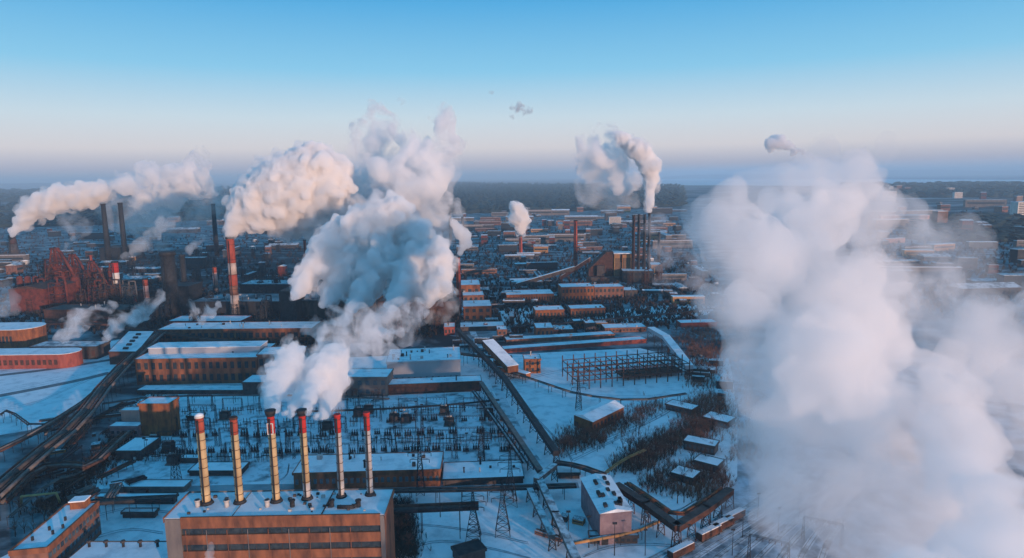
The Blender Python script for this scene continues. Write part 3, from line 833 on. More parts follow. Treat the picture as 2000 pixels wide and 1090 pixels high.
def proto_lamp():
    e = empty('light_mast', (0, 0, 0), '', 'light mast')
    MB().cyl((0, 0, 0), (0, 0, 14), .22, .1, 8).build('pole', DARK, e)
    MB().box(-.9, .9, -.3, .3, 13.4, 14.1).build('lamp_head', DARK, e)
    return e
protos = {'t': proto_transformer(), 's': proto_switch(), 'b': proto_breaker(), 'p': proto_portal(), 'l': proto_lamp()}
used = set()
def put(k, x, y, label, group, rz=0, sc=1):
    o = protos[k]
    if k in used: o = copy_tree(protos[k])
    used.add(k)
    g = G(x, y)
    o.location = (g.x, g.y, .05)
    o.rotation_euler.z = rz
    o.scale = (sc, sc, sc)
    tag(o, label, None, group)
    return o
rng = random.Random(12)
rows = [(808, 330, 940), (826, 760, 990), (834, 300, 740), (852, 290, 1005), (868, 620, 1015), (884, 300, 1020), (899, 240, 560)]
for ri, (y, x0, x1) in enumerate(rows):
    x = x0
    zone = lambda x: 'left of the first stack' if x < 400 else 'behind the row of stacks' if x < 740 else 'right of the last stack'
    while x < x1:
        k = 's' if ri % 2 == 0 else 'b'
        if rng.random() < .13: x += 18; continue
        put(k, x, y + rng.uniform(-2.5, 2.5) - (x - 650) * .01, ('dark three post switch bay in the switchyard ' if k == 's' else 'dark three tank circuit breaker in the switchyard ') + zone(x), ('switch bays ' if k == 's' else 'circuit breakers ') + zone(x), rng.uniform(-.05, .05), rng.uniform(.85, 1.25))
        x += rng.choice([15, 17, 20, 24])
for i, (x, y) in enumerate([(770, 822), (793, 824), (878, 830), (302, 868), (330, 880), (700, 812), (720, 806), (640, 838), (340, 905), (868, 808), (955, 812), (440, 818)]):
    zone = 'left of the first stack' if x < 400 else 'behind the stacks' if x < 740 else 'right of the last stack'
    put('t', x, y, 'dark finned transformer on its plinth in the switchyard ' + zone, 'transformers ' + zone, 0, 1.3)
for y in (803, 824, 846, 872, 896):
    for x in range(330, 990, 66):
        if rng.random() < .2: continue
        zone = 'left of the third stack' if x < 540 else 'between third and last stack' if x < 740 else 'right of the last stack'
        put('p', x + rng.uniform(-8, 8), y, 'dark lattice portal gantry in the switchyard ' + zone, 'portal gantries ' + zone, rng.uniform(-.04, .04), rng.uniform(.75, 1.0))
for i in range(36):
    x, y = rng.uniform(280, 1010), rng.uniform(790, 905)
    put('l', x, y, 'thin dark light mast in the switchyard', 'light masts in the switchyard', 0, rng.uniform(.6, 1))
for x, y in [(1200, 1085), (1150, 1070), (1110, 1060), (1260, 1060), (860, 1010), (800, 1040), (780, 1060)]:
    put('l', x, y, 'thin dark light mast standing on the snow at the bottom', 'light masts on the bottom snow', 0, 1)
pylon('lattice pylon in front of the annex right end', 997, 985, 880)
pylon('leftmost lattice pylon standing on the snow below the pipe bridge', 925, 1052, 960)
pylon('pylon with splayed legs beside the leftmost one on the snow', 982, 1042, 938)
pylon('slim pylon rising above the dotted hall roof', 822, 965, 862, foot=2)
pylon('pylon at the corner of the switchyard and diagonal galleries', 940, 905, 838, foot=2)
pylon('pylon standing left of the snow field by the third gallery', 345, 945, 860, foot=2)
pylon('pylon by the frame skeleton on the snow field', 1130, 800, 735, foot=2)

# ------------------------------------------------------------------ stacks of the works further off
W7 = [(i / 7, (i + 1) / 7, WHITE if i % 2 else REDF) for i in range(7)]
chimney('tall red and white banded chimney giving off the big warm plume', 461, 622, 466, 16, [(0, .14, CONG), (.14, .30, FWH), (.30, .42, BRICKD), (.42, .56, REDF), (.56, .7, FWH), (.7, 1, REDF)], taper=.85, rings=5)
chimney('left one of two tall dark chimneys at upper left', 213, 512, 400, 10, [(0, 1, DARK)], taper=.7)
chimney('right one of two tall dark chimneys at upper left', 246, 512, 398, 9, [(0, 1, DARK)], taper=.8)
chimney('tall thin dark chimney left of the big banded chimney', 424, 500, 400, 9, [(0, 1, DARK)], taper=.75)
chimney('faint tall chimney just behind the warm plume', 446, 490, 402, 6, [(0, 1, DARK)], taper=.75)
chimney('wide dark stack at far left below the first plume', 28, 498, 462, 15, [(0, .6, DARKW), (.6, 1, RUSTD)], taper=.6)
chimney('short orange and white banded chimney right of the blast furnaces', 232, 590, 513, 11, [(0, .35, RUSTD), (.35, .75, WHITE), (.75, 1, RED)], taper=.9, rings=3)
chimney('short pale banded chimney between furnaces and dark towers', 289, 605, 546, 9, [(0, .4, RUSTD), (.4, .8, PINK), (.8, 1, REDF)], taper=.9, rings=3)
chimney('slender pale chimney left of the big banded chimney', 424, 590, 522, 9, [(0, .5, CONG), (.5, .85, PINK), (.85, 1, REDF)], taper=.8, rings=3)
chimney('broad black cooling tower stack left one of the pair', 338, 622, 498, 26, [(0, 1, DARK)], name='black_tower', taper=.9, rings=3)
chimney('black slimmer tower right one of the pair', 364, 600, 500, 10, [(0, 1, DARK)], name='black_tower', taper=.95, rings=2)
chimney('tall red chimney beside the orange block right of the steam', 897, 612, 503, 11, [(0, .3, REDF), (.3, .55, RUST), (.55, .8, REDF), (.8, 1, REDF)], taper=.75, rings=5)
chimney('red chimney standing free in the middle distance', 1124, 532, 432, 9, [(0, .25, REDF), (.25, .5, RUST), (.5, 1, REDF)], taper=.75, rings=5)
chimney('red stack under the small round white puff', 1017, 500, 462, 8, [(0, 1, REDF)], taper=.8, rings=2)
for x, yt, lb in ((1236, 422, 'leftmost of the four dark chimneys'), (1246, 420, 'second of the four dark chimneys'), (1257, 420, 'third of the four dark chimneys'), (1266, 418, 'rightmost of the four dark chimneys under the steam')):
    chimney(lb, x, 548, yt, 7, [(0, 1, DARKW if x != 1236 else RUSTD)], taper=.7, rings=3, group='four dark chimneys')
for x, yt, yb, lb in ((880, 408, 470, 'thin far chimney behind the middle steam cloud left'), (904, 425, 470, 'thin far chimney behind the middle steam cloud right'), (600, 470, 560, 'short red chimney half hidden in the middle steam'), (183, 498, 560, 'rust red stack behind the furnaces'), (1286, 455, 520, 'short dark stack right of four chimneys')):
    chimney(lb, x, yb, yt, 6, [(0, 1, REDF if 'red' in lb else DARKW)], taper=.8, rings=2)

# ------------------------------------------------------------------ blast furnaces
def blast_furnace(label, x, yb, s):
    g = G(x, yb)
    e = empty('blast_furnace', g, label, 'blast furnace', 'blast furnaces at left')
    S = s
    MB().cyl((0, 0, 0), (0, 0, 18 * S), 6.5 * S, 7 * S, 18).cyl((0, 0, 18 * S), (0, 0, 36 * S), 7 * S, 4.2 * S, 18).cyl((0, 0, 36 * S), (0, 0, 42 * S), 4.2 * S, 2.4 * S, 18).build('furnace_shell', RUST, e)
    b = MB(); lattice(b, sq((0, 0, 0), 10 * S), sq((0, 0, 48 * S), 7 * S), 6, .45 * S); b.build('tower_frame', RUST, e)
    for z in (14, 24, 34, 44):
        MB().box(-9.5 * S + z * .03, 9.5 * S, -9.5 * S, 9.5 * S, z * S, z * S + .5).build('platform', RUSTD, e)
    for sx, sy in ((-1, -1), (1, -1), (1, 1), (-1, 1)):
        MB().tube([(sx * 2.2 * S, sy * 2.2 * S, 38 * S), (sx * 4 * S, sy * 4 * S, 46 * S), (sx * 2 * S, sy * 2 * S, 60 * S)], 1.0 * S, 8).build('uptake', RUST, e)
    MB().cyl((-5 * S, 0, 60 * S), (5 * S, 0, 60 * S), 1.6 * S, 1.6 * S, 10).build('crown_pipe', RUST, e)
    MB().tube([(0, 0, 61 * S), (9 * S, -3 * S, 56 * S), (24 * S, -7 * S, 30 * S)], 1.7 * S, 10).build('downcomer', RUST, e)
    MB().cyl((24 * S, -7 * S, 8 * S), (24 * S, -7 * S, 26 * S), 5 * S, 5 * S, 14).cyl((24 * S, -7 * S, 26 * S), (24 * S, -7 * S, 31 * S), 5 * S, 1.8 * S, 14).cyl((24 * S, -7 * S, 8 * S), (24 * S, -7 * S, 2 * S), 5 * S, 1.5 * S, 14).build('dust_catcher', RUST, e)
    MB().bar((-22 * S, -4 * S, 0), (-5 * S, 0, 46 * S), 2.4 * S).build('skip_bridge', RUSTD, e)
    ch = MB().box(-26 * S, 14 * S, -28 * S, -11 * S, 0, 7 * S).build('cast_house', RUST, e)
    MB().gable(-27 * S, 15 * S, -29 * S, -10 * S, 7 * S + .01, 10 * S).build('cast_house_roof', RUSTD, ch)
    for k in range(3):
        c = Vector(((-30 - k * 9) * S, 6 * S, 0))
        st_ = MB().cyl(c, c + Z3 * 26 * S, 3.4 * S, 3.4 * S, 14).build('hot_stove', RUST, e)
        MB().dome(c + Z3 * 26.01 * S, 3.4 * S, 3 * S).build('dome', RUST, st_)
blast_furnace('rust red blast furnace, the left and larger one', 118, 588, 1.12)
blast_furnace('rust red blast furnace, the right and smaller one', 186, 590, .85)
blast_furnace('rust red blast furnace, the middle one of the three', 150, 582, .95)
building('dark red furnace shed at the left of the blast furnaces', 'shed', 22, 92, 612, 565, 552, RUST, RUSTD, gable=4)
building('rusty low hall right of the blast furnaces', 'shed', 160, 250, 600, 575, 566, RUST, RUSTD, vents=10)
building('dark low casting hall in front of the blast furnaces', 'shed', 88, 250, 632, 606, 596, RUSTD, DARKW, vents=8)
building('black coke plant tower at the centre left', 'coke_tower', 326, 372, 612, 560, 552, DARK, DARK)
building('long black coke oven hall behind the banded chimney', 'coke_oven_hall', 376, 560, 618, 590, 575, DARK, YARD, vents=24)
building('dark square building below the two dark chimneys', 'building', 196, 232, 512, 485, 478, DARK, DARKW, vents=3)
building('large dark rolling hall behind the middle steam left part', 'rolling_hall', 560, 735, 622, 588, 570, DARKW, YARD, vents=22)
building('large rusty rolling hall behind the middle steam right part', 'rolling_hall', 740, 890, 622, 590, 575, RUSTD, DARKW, vents=22)
building('dark coal tower rising near the rolling hall', 'coal_tower', 548, 580, 628, 570, 562, DARK, DARKW)
building('long dark sintering hall with snowy roof at left centre', 'sintering_hall', 470, 600, 575, 556, 548, DARK, SNOWD, vents=8)
# cluttered process structures
rng = random.Random(77)
def process_tower(label, x, yb, s, m, group):
    g = G(x, yb)
    e = empty('process_tower', g, label, 'process tower', group)
    b = MB(); lattice(b, sq((0, 0, 0), 4 * s), sq((0, 0, 20 * s), 3.6 * s), 4, .3 * s); b.build('steel_frame', m, e)
    for z in (6, 12, 18): MB().box(-4 * s, 4 * s, -4 * s, 4 * s, z * s, z * s + .4).build('deck', DARK, e)
    MB().cyl((0, 0, 3 * s), (0, 0, 17 * s), 2.3 * s, 2.3 * s, 12).cyl((0, 0, 17 * s), (0, 0, 20 * s), 2.3 * s, .8 * s, 12).build('vessel', m, e)
    MB().tube([(0, 0, 19 * s), (0, 0, 24 * s), (5 * s, 0, 24 * s), (6 * s, 0, 0)], .6 * s, 7).build('duct', m, e)
for i, (x0, x1, y0, y1, n, zone, m) in enumerate([(60, 260, 560, 612, 30, 'among the blast furnaces', RUST), (240, 590, 540, 640, 34, 'beside the black coke ovens', DARK), (600, 890, 600, 660, 14, 'under the middle steam cloud', RUSTD), (250, 560, 490, 555, 26, 'behind the banded chimney', DARK), (1140, 1290, 535, 560, 8, 'around the preparation plant', RUSTD)]):
    for k in range(n):
        m = rng.choice([RUST, RUSTD, PIPE, RUSTD]) if 'furnaces' in zone else m
        process_tower(('grey' if m is PIPE else 'dark rusty' if m is RUSTD else 'rusty' if m is RUST else 'black') + ' lattice process tower with vessel and duct ' + zone, rng.uniform(x0, x1), rng.uniform(y0, y1), rng.uniform(.5, 1.1) * (1.6 if 'furnaces' in zone else 1), m, 'process towers ' + zone)

# preparation plant by the four chimneys
def prep():
    a = G(1150, 548)
    e = empty('preparation_plant', a, 'dark stepped coal preparation plant with ochre end towers', 'plant')
    k = a.length / F
    def bx(x0, x1, y0, y1, z0, z1, nm, m): MB().box(x0 * k, x1 * k, y0, y1, z0 * k, z1 * k).build(nm, m, e)
    MB().quads([(0, 0, 0), (48 * k, 0, 0), (48 * k, 0, 56 * k), (34 * k, 0, 56 * k), (0, 0, 22 * k), (0, 22, 0), (48 * k, 22, 0), (48 * k, 22, 56 * k), (34 * k, 22, 56 * k), (0, 22, 22 * k)],
               ((0, 1, 2, 3, 4), (9, 8, 7, 6, 5), (4, 3, 8, 9), (3, 2, 7, 8), (1, 6, 7, 2), (0, 4, 9, 5))).build('main_block', RUSTD, e)
    bx(15, 30, -6, -.01, 10, 30, 'side_house', DARKW)
    bx(49, 60, -2, 18, 0, 52, 'ochre_tower', OCHRE)
    bx(66, 84, 2, 20, 0, 50, 'ochre_tower', OCHRE)
    bx(60.1, 65.9, 4, 18, 0, 36, 'link_block', DARKW)
    bx(48, 86, -3, 21, 52.1, 54, 'roof', ROOFS)
    bx(-6, 60, -14, -6.01, 0, 9, 'low_annex', DARKW)
    for i in range(5): bx(51 + i * 1.9, 51.9 + i * 1.9, -2.2, -2.01, 8, 44, 'window', GLASS)
    for i in range(6): bx(67.5 + i * 2.7, 68.9 + i * 2.7, 1.8, 1.99, 12, 44, 'window', GLASS)
prep()
building('small sunlit ochre block right of the four chimneys', 'building', 1272, 1292, 540, 518, 513, OCHRE, ROOFS, rows=1, cols=3)
building('dark boiler house at foot of the four chimneys', 'boiler_house', 1216, 1275, 552, 530, 522, DARKW, ROOFS, rows=2, cols=8)

# ------------------------------------------------------------------ far sheds of the works and the town
SD = {}
def proto_shed(w_, d_, h_, m, kind):
    e = empty('shed', (0, 0, 0), '', 'shed')
    SD[e.name] = ('long ' if w_ > 45 else 'short ') + {'brick': 'orange brick', 'brick_dark': 'dark brick', 'dark_wall': 'dark', 'concrete_grey': 'grey', 'rust': 'rusty', 'dark_steel': 'black', 'ochre': 'ochre', 'concrete': 'brown', 'white_paint': 'white', 'brick_red': 'red brick'}[m.name] + (' flat roofed', ' gable roofed', ' ridge vented')[kind] + ' shed '
    MB().box(-w_ / 2, w_ / 2, 0, d_, -.5, h_).build('wall', m, e)
    ROOFS = SNOWD if (w_ * 7) % 2 < 1.6 else globals()['ROOFS']
    if kind == 0: MB().box(-w_ / 2 - .4, w_ / 2 + .4, -.4, d_ + .4, h_ + .003, h_ + .7).build('roof', ROOFS, e)
    elif kind == 1: MB().gable(-w_ / 2 - .5, w_ / 2 + .5, -.6, d_ + .6, h_ + .003, h_ + d_ * .16).build('roof', ROOFS, e)
    else:
        MB().box(-w_ / 2 - .4, w_ / 2 + .4, -.4, d_ + .4, h_ + .003, h_ + .6).build('roof', ROOFS, e)
        MB().box(-w_ / 2 + 3, w_ / 2 - 3, d_ * .35, d_ * .65, h_ + .603, h_ + 3.2).build('roof_monitor', DARKW, e)
    MB().box(-w_ * .45, w_ * .45, -.15, -.01, h_ * .45, h_ * .7).build('window_strip', GLASS, e)
    return e
def proto_tank():
    e = empty('storage_tank', (0, 0, 0), '', 'tank')
    MB().cyl((0, 0, 0), (0, 0, 9), 9, 9, 20).build('tank_wall', GALV, e)
    MB().cyl((0, 0, 9.003), (0, 0, 10.8), 9.2, .5, 20).build('roof', ROOFS, e)
    MB().box(-.4, .4, -9.6, -9.02, 0, 9).build('ladder', DARK, e)
    return e
ML = [BRICKD, DARKW, DARKW, CONG, RUST, DARK, DARKW, CONG, DARK, DARKW, BRICKD, DARK, OCHRE]
SH = []
rng = random.Random(5)
for i in range(26):
    SH.append(proto_shed(rng.choice([rng.uniform(12, 30), rng.uniform(24, 90)]), rng.uniform(12, 26), rng.uniform(6, 20), ML[i % len(ML)], i % 3))
TK = proto_tank()
first = {}
def place(pr, x, y, label, group, rz, s):
    if pr.name in first: o = copy_tree(pr)
    else: o = pr; first[pr.name] = 1
    g = G(x, y)
    o.location = (g.x, g.y, .06)
    o.rotation_euler.z = rz
    o.scale = (s, s, s * 1.0)
    tag(o, label, None, group)
    return o
zones = [
 (455, 560, -80, 560, 80, 'at left beyond the blast furnaces', .05, 1),
 (432, 458, 250, 560, 12, 'far behind the two dark chimneys', .05, 1.4),
 (500, 600, 900, 1110, 26, 'between red chimney and steam', .03, .7),
 (425, 495, 900, 1120, 44, 'under the round white puff', .02, 1.1),
 (425, 500, 1130, 1330, 44, 'behind the four dark chimneys', .0, 1.1),
 (505, 600, 1230, 1400, 20, 'right of the preparation plant', -.05, .8),
 (412, 424, 960, 1330, 14, 'at the far edge of the works', .0, 1.8),
 (600, 690, 890, 1010, 10, 'left of the brick halls', .0, .4),
 (785, 960, 20, 255, 11, 'in the left pipe tangle', .4, .22),
 (655, 700, 880, 1000, 7, 'by the conveyor bridge foot', .1, .3),
 (1000, 1060, 1060, 1140, 3, 'beside the snow topped galleries', -.5, .2),
 (690, 780, 1350, 1430, 8, 'at the edge of the big steam cloud', -.3, .35),
]
for (y0, y1, x0, x1, n, zone, rz, s) in zones:
    for k in range(n):
        t = (k + rng.random()) / n
        y = y0 + (y1 - y0) * t
        x = rng.uniform(x0, x1)
        if rng.random() < .1: pr, lb, gp = TK, 'round snow topped storage tank ' + zone, 'storage tanks ' + zone
        else:
            pr = rng.choice(SH); lb, gp = SD[pr.name] + zone + (', left part' if x < x0 + (x1 - x0) / 3 else ', middle part' if x < x0 + (x1 - x0) * .67 else ', right part'), 'works sheds ' + zone
        place(pr, x, y, lb, gp, rz + rng.uniform(-.08, .08) + (1.57 if rng.random() < .12 else 0), s * rng.uniform(.35, .95))
def proto_block(w_, d_, h_, m):
    e = empty('apartment_block', (0, 0, 0), '', 'apartment block')
    SD[e.name] = ('long low ' if w_ > 55 else 'tall ' if h_ > 20 else 'plain ') + {'concrete_grey': 'grey', 'white_paint': 'white', 'pink_render': 'pink', 'concrete': 'brown'}[m.name] + ' apartment block '
    MB().box(-w_ / 2, w_ / 2, 0, d_, -.5, h_).build('wall', m, e)
    MB().box(-w_ / 2 - .4, w_ / 2 + .4, -.4, d_ + .4, h_ + .003, h_ + .7).build('roof', ROOFS, e)
    for j in range(int(h_ / 3)):
        MB().box(-w_ * .46, w_ * .46, -.12, -.01, 1 + j * 3, 2.4 + j * 3).build('window_strip', GLASS, e)
    return e
AB = [proto_block(60, 14, 15, CONG), proto_block(40, 14, 27, WHITE), proto_block(80, 13, 15, PINK), proto_block(24, 16, 30, CONC)]
for k in range(70):
    y = 376 + 215 * (k / 70) ** 1.6
    x = rng.uniform(1700, 2080)
    pr = rng.choice(AB + SH[:6]) if y < 480 else rng.choice(SH + AB[:1])
    place(pr, x, y, SD[pr.name] + ('far up in' if y < 440 else 'in the middle of' if y < 500 else 'on the near side of') + ' the right hand town', 'town blocks at the right edge', rng.uniform(-.3, .3), rng.uniform(.6, 1.2) if y > 470 else rng.uniform(.9, 1.9))
for k in range(26):
    pr = rng.choice(AB + SH)
    place(pr, rng.uniform(940, 1330), rng.uniform(428, 470), SD[pr.name] + 'in the distant town beyond the works', 'distant town blocks', rng.uniform(-.2, .2), rng.uniform(.7, 1.3))

# ------------------------------------------------------------------ rail yard lower right
def track(label, px, grp='tracks of the rail yard'):
    c = smooth([G(*p) for p in px], 2)
    o = Vector((c[0].x, c[0].y, 0)); c = [q - o for q in c]
    e = empty('railway_track', o, label, 'railway track', grp)
    n = len(c)
    L, Rr = strip_pts(c, 2.9)
    MB().quads([(p.x, p.y, .09) for p in L + Rr], [(i, n + i, n + i + 1, i + 1) for i in range(n - 1)]).build('ballast', TRAMP if len(label) % 2 else SNOWD, e)
    for s in (-.76, .76):
        a, b = strip_pts(c, 2 * abs(s) - .16)
        a2, b2 = strip_pts(c, 2 * abs(s) + .16)
        i0, i1 = (a, a2) if s < 0 else (b, b2)
        MB().quads([(p.x, p.y, .26) for p in i0 + i1], [(i, n + i, n + i + 1, i + 1) for i in range(n - 1)]).build('rail', RUSTD, e)
for i in range(9):
    d = i * 17
    track('curved snowy track %s in the rail yard' % ['nearest the bent trestle', 'second from the bent trestle', 'third from the bent trestle', 'fourth from the bent trestle', 'in the middle', 'right of the middle', 'third from the right', 'second from the right', 'farthest right under the steam'][i],
          [(1200 + d * 2.9, 1130), (1310 + d * 2.2, 1072), (1410 + d * 1.7, 1020), (1500 + d * 1.4, 965), (1575 + d * 1.3, 905)])
def wagon(label, x, y, rz, m, g='rail wagons in the yard'):
    g0 = G(x, y)
    e = empty('rail_wagon', g0, label, 'wagon', g, rz)
    MB().box(-6.5, 6.5, -1.5, 1.5, 1.1, 3.9).build('body', m, e)
    MB().box(-6.3, 6.3, -1.35, 1.35, 3.903, 4.2).build('snow_load', SNOW, e)
    for s in (-4.4, 4.4):
        bg_ = MB().box(s - 1.4, s + 1.4, -1.2, 1.2, .5, 1.09).build('bogie', DARK, e)
        for t_ in (-.9, .9): MB().cyl((s + t_, -1.0, .5), (s + t_, 1.0, .5), .45, .45, 10).build('wheelset', DARK, bg_)
wagon('snow topped rail wagon left one under the steam edge', 1525, 938, 1.0, GALV)
wagon('snow topped rail wagon in the middle under the steam edge', 1542, 945, 1.0, RUSTD)
wagon('snow topped rail wagon right one under the steam edge', 1556, 952, 1.0, GALV)
for i, (x, y) in enumerate([(1385, 1050), (1410, 1034), (1432, 1018), (1330, 1085)]):
    wagon(['dark wagon on the middle tracks', 'dark wagon second up the middle tracks', 'dark wagon farthest up the middle tracks', 'dark wagon at the bottom of the rail yard'][i], x, y, .62, RUSTD)
for x, y, lb in ((1605, 1062, 'catenary portal across the tracks in the thin steam'), (1500, 1100, 'catenary portal at the bottom edge of the rail yard')):
    o = put('p', x, y, lb, 'catenary portals', -.5, .9)
for x, y in ((1345, 1075), (1450, 1050), (1480, 1010), (1520, 1040), (1560, 1010), (1430, 1085), (1260, 1085)):
    put('l', x, y, 'thin dark light mast in the rail yard', 'light masts in the rail yard', 0, .8)

# ------------------------------------------------------------------ trees, scrub, forest
def proto_tree(seed, s):
    rg = random.Random(seed)
    e = empty('bare_tree', (0, 0, 0), '', 'tree')
    t = MB().cyl((0, 0, 0), (0, 0, 3.2 * s), .22 * s, .15 * s, 7)
    tw = MB()
    def br(p, d, L, r, k):
        q = p + d * L
        (t if k > 1 else tw).cyl(p, q, r, r * .6, 5 if k > 1 else 3)
        if k == 0: return
        for _ in range(3 if k > 1 else 5):
            n = (d + Vector((rg.gauss(0, .55), rg.gauss(0, .55), rg.gauss(.15, .3)))).normalized()
            br(p.lerp(q, rg.uniform(.55, 1)), n, L * rg.uniform(.6, .85), r * .55, k - 1)
    for _ in range(4):
        br(Vector((0, 0, rg.uniform(2, 3.2) * s)), Vector((rg.gauss(0, .4), rg.gauss(0, .4), 1)).normalized(), 2.1 * s, .11 * s, 3)
    t.build('trunk', BARK, e); tw.build('crown', TWIG, e)
    return e
TR = [proto_tree(i, 1.2) for i in range(4)]
tz = [(1090, 1180, 845, 885, 22, 'in the brown scrub below the warehouse'), (1170, 1260, 800, 840, 16, 'in the scrub right of the warehouse'), (1210, 1400, 840, 915, 42, 'on the dark brown scrub slope'), (1320, 1410, 790, 850, 16, 'on the scrub by the huts'),
      (1260, 1420, 900, 985, 36, 'inside the fenced yard'), (590, 750, 768, 786, 22, 'in front of the brown screened hall'), (1330, 1400, 690, 760, 22, 'in the purple scrub beside curved conveyor'), (750, 800, 1000, 1085, 12, 'right of the power station'), (20, 120, 990, 1050, 10, 'at lower left in the shade')]
for (x0, x1, y0, y1, n, zone) in tz:
    for k in range(n):
        place(rng.choice(TR), rng.uniform(x0, x1), rng.uniform(y0, y1), 'bare brown tree ' + zone, 'bare trees ' + zone, rng.uniform(0, 6), rng.uniform(.5, 1.1))
def scrub(label, poly, n, hgt, seed, m=TWIG, wdt=.018, name='scrub'):
    rg = random.Random(seed)
    xs = [p[0] for p in poly]; ys = [p[1] for p in poly]
    b = MB(); c0 = G(sum(xs) / len(xs), sum(ys) / len(ys))
    def ins(x, y):
        r = False
        for (xa, ya), (xb, yb) in zip(poly, poly[1:] + poly[:1]):
            if (ya > y) != (yb > y) and x < (xb - xa) * (y - ya) / (yb - ya) + xa: r = not r
        return r
    k = 0
    while k < n:
        x, y = rg.uniform(min(xs), max(xs)), rg.uniform(min(ys), max(ys))
        if not ins(x, y): continue
        k += 1
        g = G(x + rg.gauss(0, 11), y + rg.gauss(0, 6)) - c0
        hh = hgt * rg.uniform(.4, 1.1)
        for _ in range(9):
            a = rg.uniform(0, 6.28); rr = hh * rg.uniform(.1, .75)
            q = g + Vector((math.cos(a) * rr, math.sin(a) * rr, hh * rg.uniform(.6, 1)))
            s = Vector((-math.sin(a), math.cos(a), 0)) * (.05 + hh * wdt)
            b.quads([g - s, g + s, q + s * .5, q - s * .5], ((0, 1, 2, 3),))
    o = b.build(name, m, None, c0)
    tag(o, label, 'scrub', None, 'stuff')
scrub('brown leafless scrub below the warehouse', [(1085, 860), (1125, 835), (1210, 825), (1260, 790), (1300, 790), (1240, 830), (1150, 870), (1090, 892)], 1100, 4, 1, wdt=.008)
scrub('dark brown leafless scrub on the slope by the steam', [(1195, 915), (1250, 868), (1320, 840), (1350, 780), (1400, 770), (1420, 800), (1400, 850), (1330, 870), (1290, 900), (1240, 925)], 2000, 5, 2, wdt=.008)
scrub('brown scrub inside the fenced yard', [(1250, 945), (1290, 915), (1380, 900), (1420, 940), (1400, 985), (1320, 965), (1270, 960)], 900, 4, 3, wdt=.008)
scrub('purple brown scrub beside the curved conveyor', [(1320, 650), (1400, 620), (1400, 760), (1345, 755), (1355, 720)], 1500, 4, 4, wdt=.01)
scrub('dark brush at the foot of the huge steam cloud', [(1400, 640), (1480, 640), (1500, 900), (1425, 900), (1415, 760)], 700, 4, 14, wdt=.012)
scrub('scrub along the pipes at left', [(60, 1000), (180, 900), (260, 800), (330, 760), (240, 880), (180, 950), (120, 1000)], 1800, 3, 5, BARK)
scrub('dark scrub at the right of the power station', [(752, 985), (800, 985), (810, 1090), (752, 1090)], 1500, 3, 6, PINE)
scrub('dark brush and snow free undergrowth between the sheds of the works', [(900, 600), (880, 440), (1000, 425), (1330, 425), (1420, 600), (1300, 640), (1000, 650)], 5200, 6, 11, BARK, .12, 'brushwood')
scrub('dark brush between the works at left', [(-80, 640), (-80, 450), (300, 440), (560, 440), (600, 500), (880, 520), (900, 650), (600, 690), (250, 650)], 5200, 6, 12, BARK, .12, 'brushwood')
scrub('low dark brush around the right hand town', [(1640, 420), (2080, 410), (2080, 640), (1700, 600)], 2400, 7, 13, BARK, .12, 'brushwood')
def forest(label, poly, n, seed, h0=13):
    rg = random.Random(seed)
    pts = [G(*p) for p in poly]
    xs = [p.x for p in pts]; ys = [p.y for p in pts]
    b = MB()
    k = 0; tries = 0
    pl = [(p.x, p.y) for p in pts]
    while k < n and tries < n * 30:
        tries += 1
        t = rg.random() ** 1.6
        y = min(ys) + (max(ys) - min(ys)) * t
        x = rg.uniform(min(xs), max(xs))
        r = False
        for (xa, ya), (xb, yb) in zip(pl, pl[1:] + pl[:1]):
            if (ya > y) != (yb > y) and x < (xb - xa) * (y - ya) / (yb - ya) + xa: r = not r
        if not r: continue
        if math.sin(x * .0013 + seed) + math.sin(y * .0042 + x * .0009) < -.75: continue
        k += 1
        s = rg.uniform(.7, 1.4) * h0; wd = s * (1.0 + y / 2500)
        b.cyl((x, y, 0), (x, y, s * .55), wd * .8, wd, 6)
        b.cyl((x, y, s * .55), (x + rg.uniform(-.2, .2) * wd, y, s), wd, wd * .3, 6)
    o = b.build('forest', PINE)
    tag(o, label, 'forest', None, 'stuff')
forest('dark far forest belt behind the works in the middle', [(850, 418), (1130, 412), (1330, 402), (1330, 368), (1100, 366), (850, 362)], 9000, 1)
forest('dark forest belt below the lake at right', [(1640, 398), (2100, 392), (2250, 362), (1900, 364), (1640, 366)], 6000, 2)
forest('dark far woods at the left horizon', [(-300, 452), (200, 440), (500, 425), (500, 372), (100, 376), (-300, 380)], 5500, 3)
forest('dark woods among the town at right', [(1780, 520), (2080, 540), (2080, 560), (1800, 545)], 260, 4, 10)
forest('dark tree rows of the town at right', [(1780, 425), (2100, 420), (2100, 475), (1780, 470)], 700, 5, 9)

# ------------------------------------------------------------------ steam and smoke
def volmat(name, dens, col=(.997, .997, .998), g=0.0, het=None, low=0.0):
    m = bpy.data.materials.new(name)
    m.use_nodes = True
    t = m.node_tree
    t.nodes.remove(t.nodes['Principled BSDF'])
    v = t.nodes.new('ShaderNodeVolumePrincipled')
    v.inputs['Color'].default_value = col + (1,)
    v.inputs['Density'].default_value = dens
    v.inputs['Anisotropy'].default_value = g
    t.links.new(v.outputs[0], t.nodes['Material Output'].inputs['Volume'])
    if het:
        tc = t.nodes.new('ShaderNodeTexCoord')
        n = t.nodes.new('ShaderNodeTexNoise')
        n.inputs['Scale'].default_value = het
        n.inputs['Detail'].default_value = 4
        n.inputs['Roughness'].default_value = .62
        n.inputs['Distortion'].default_value = .5
        q = t.nodes.new('ShaderNodeMapRange')
        q.interpolation_type = 'SMOOTHSTEP'
        q.inputs[1].default_value = .43; q.inputs[2].default_value = .60; q.inputs[3].default_value = dens * low; q.inputs[4].default_value = dens
        t.links.new(tc.outputs['Object'], n.inputs['Vector']); t.links.new(n.outputs[0], q.inputs[0]); t.links.new(q.outputs[0], v.inputs['Density'])
        m.cycles.volume_step_rate = .15
    return m
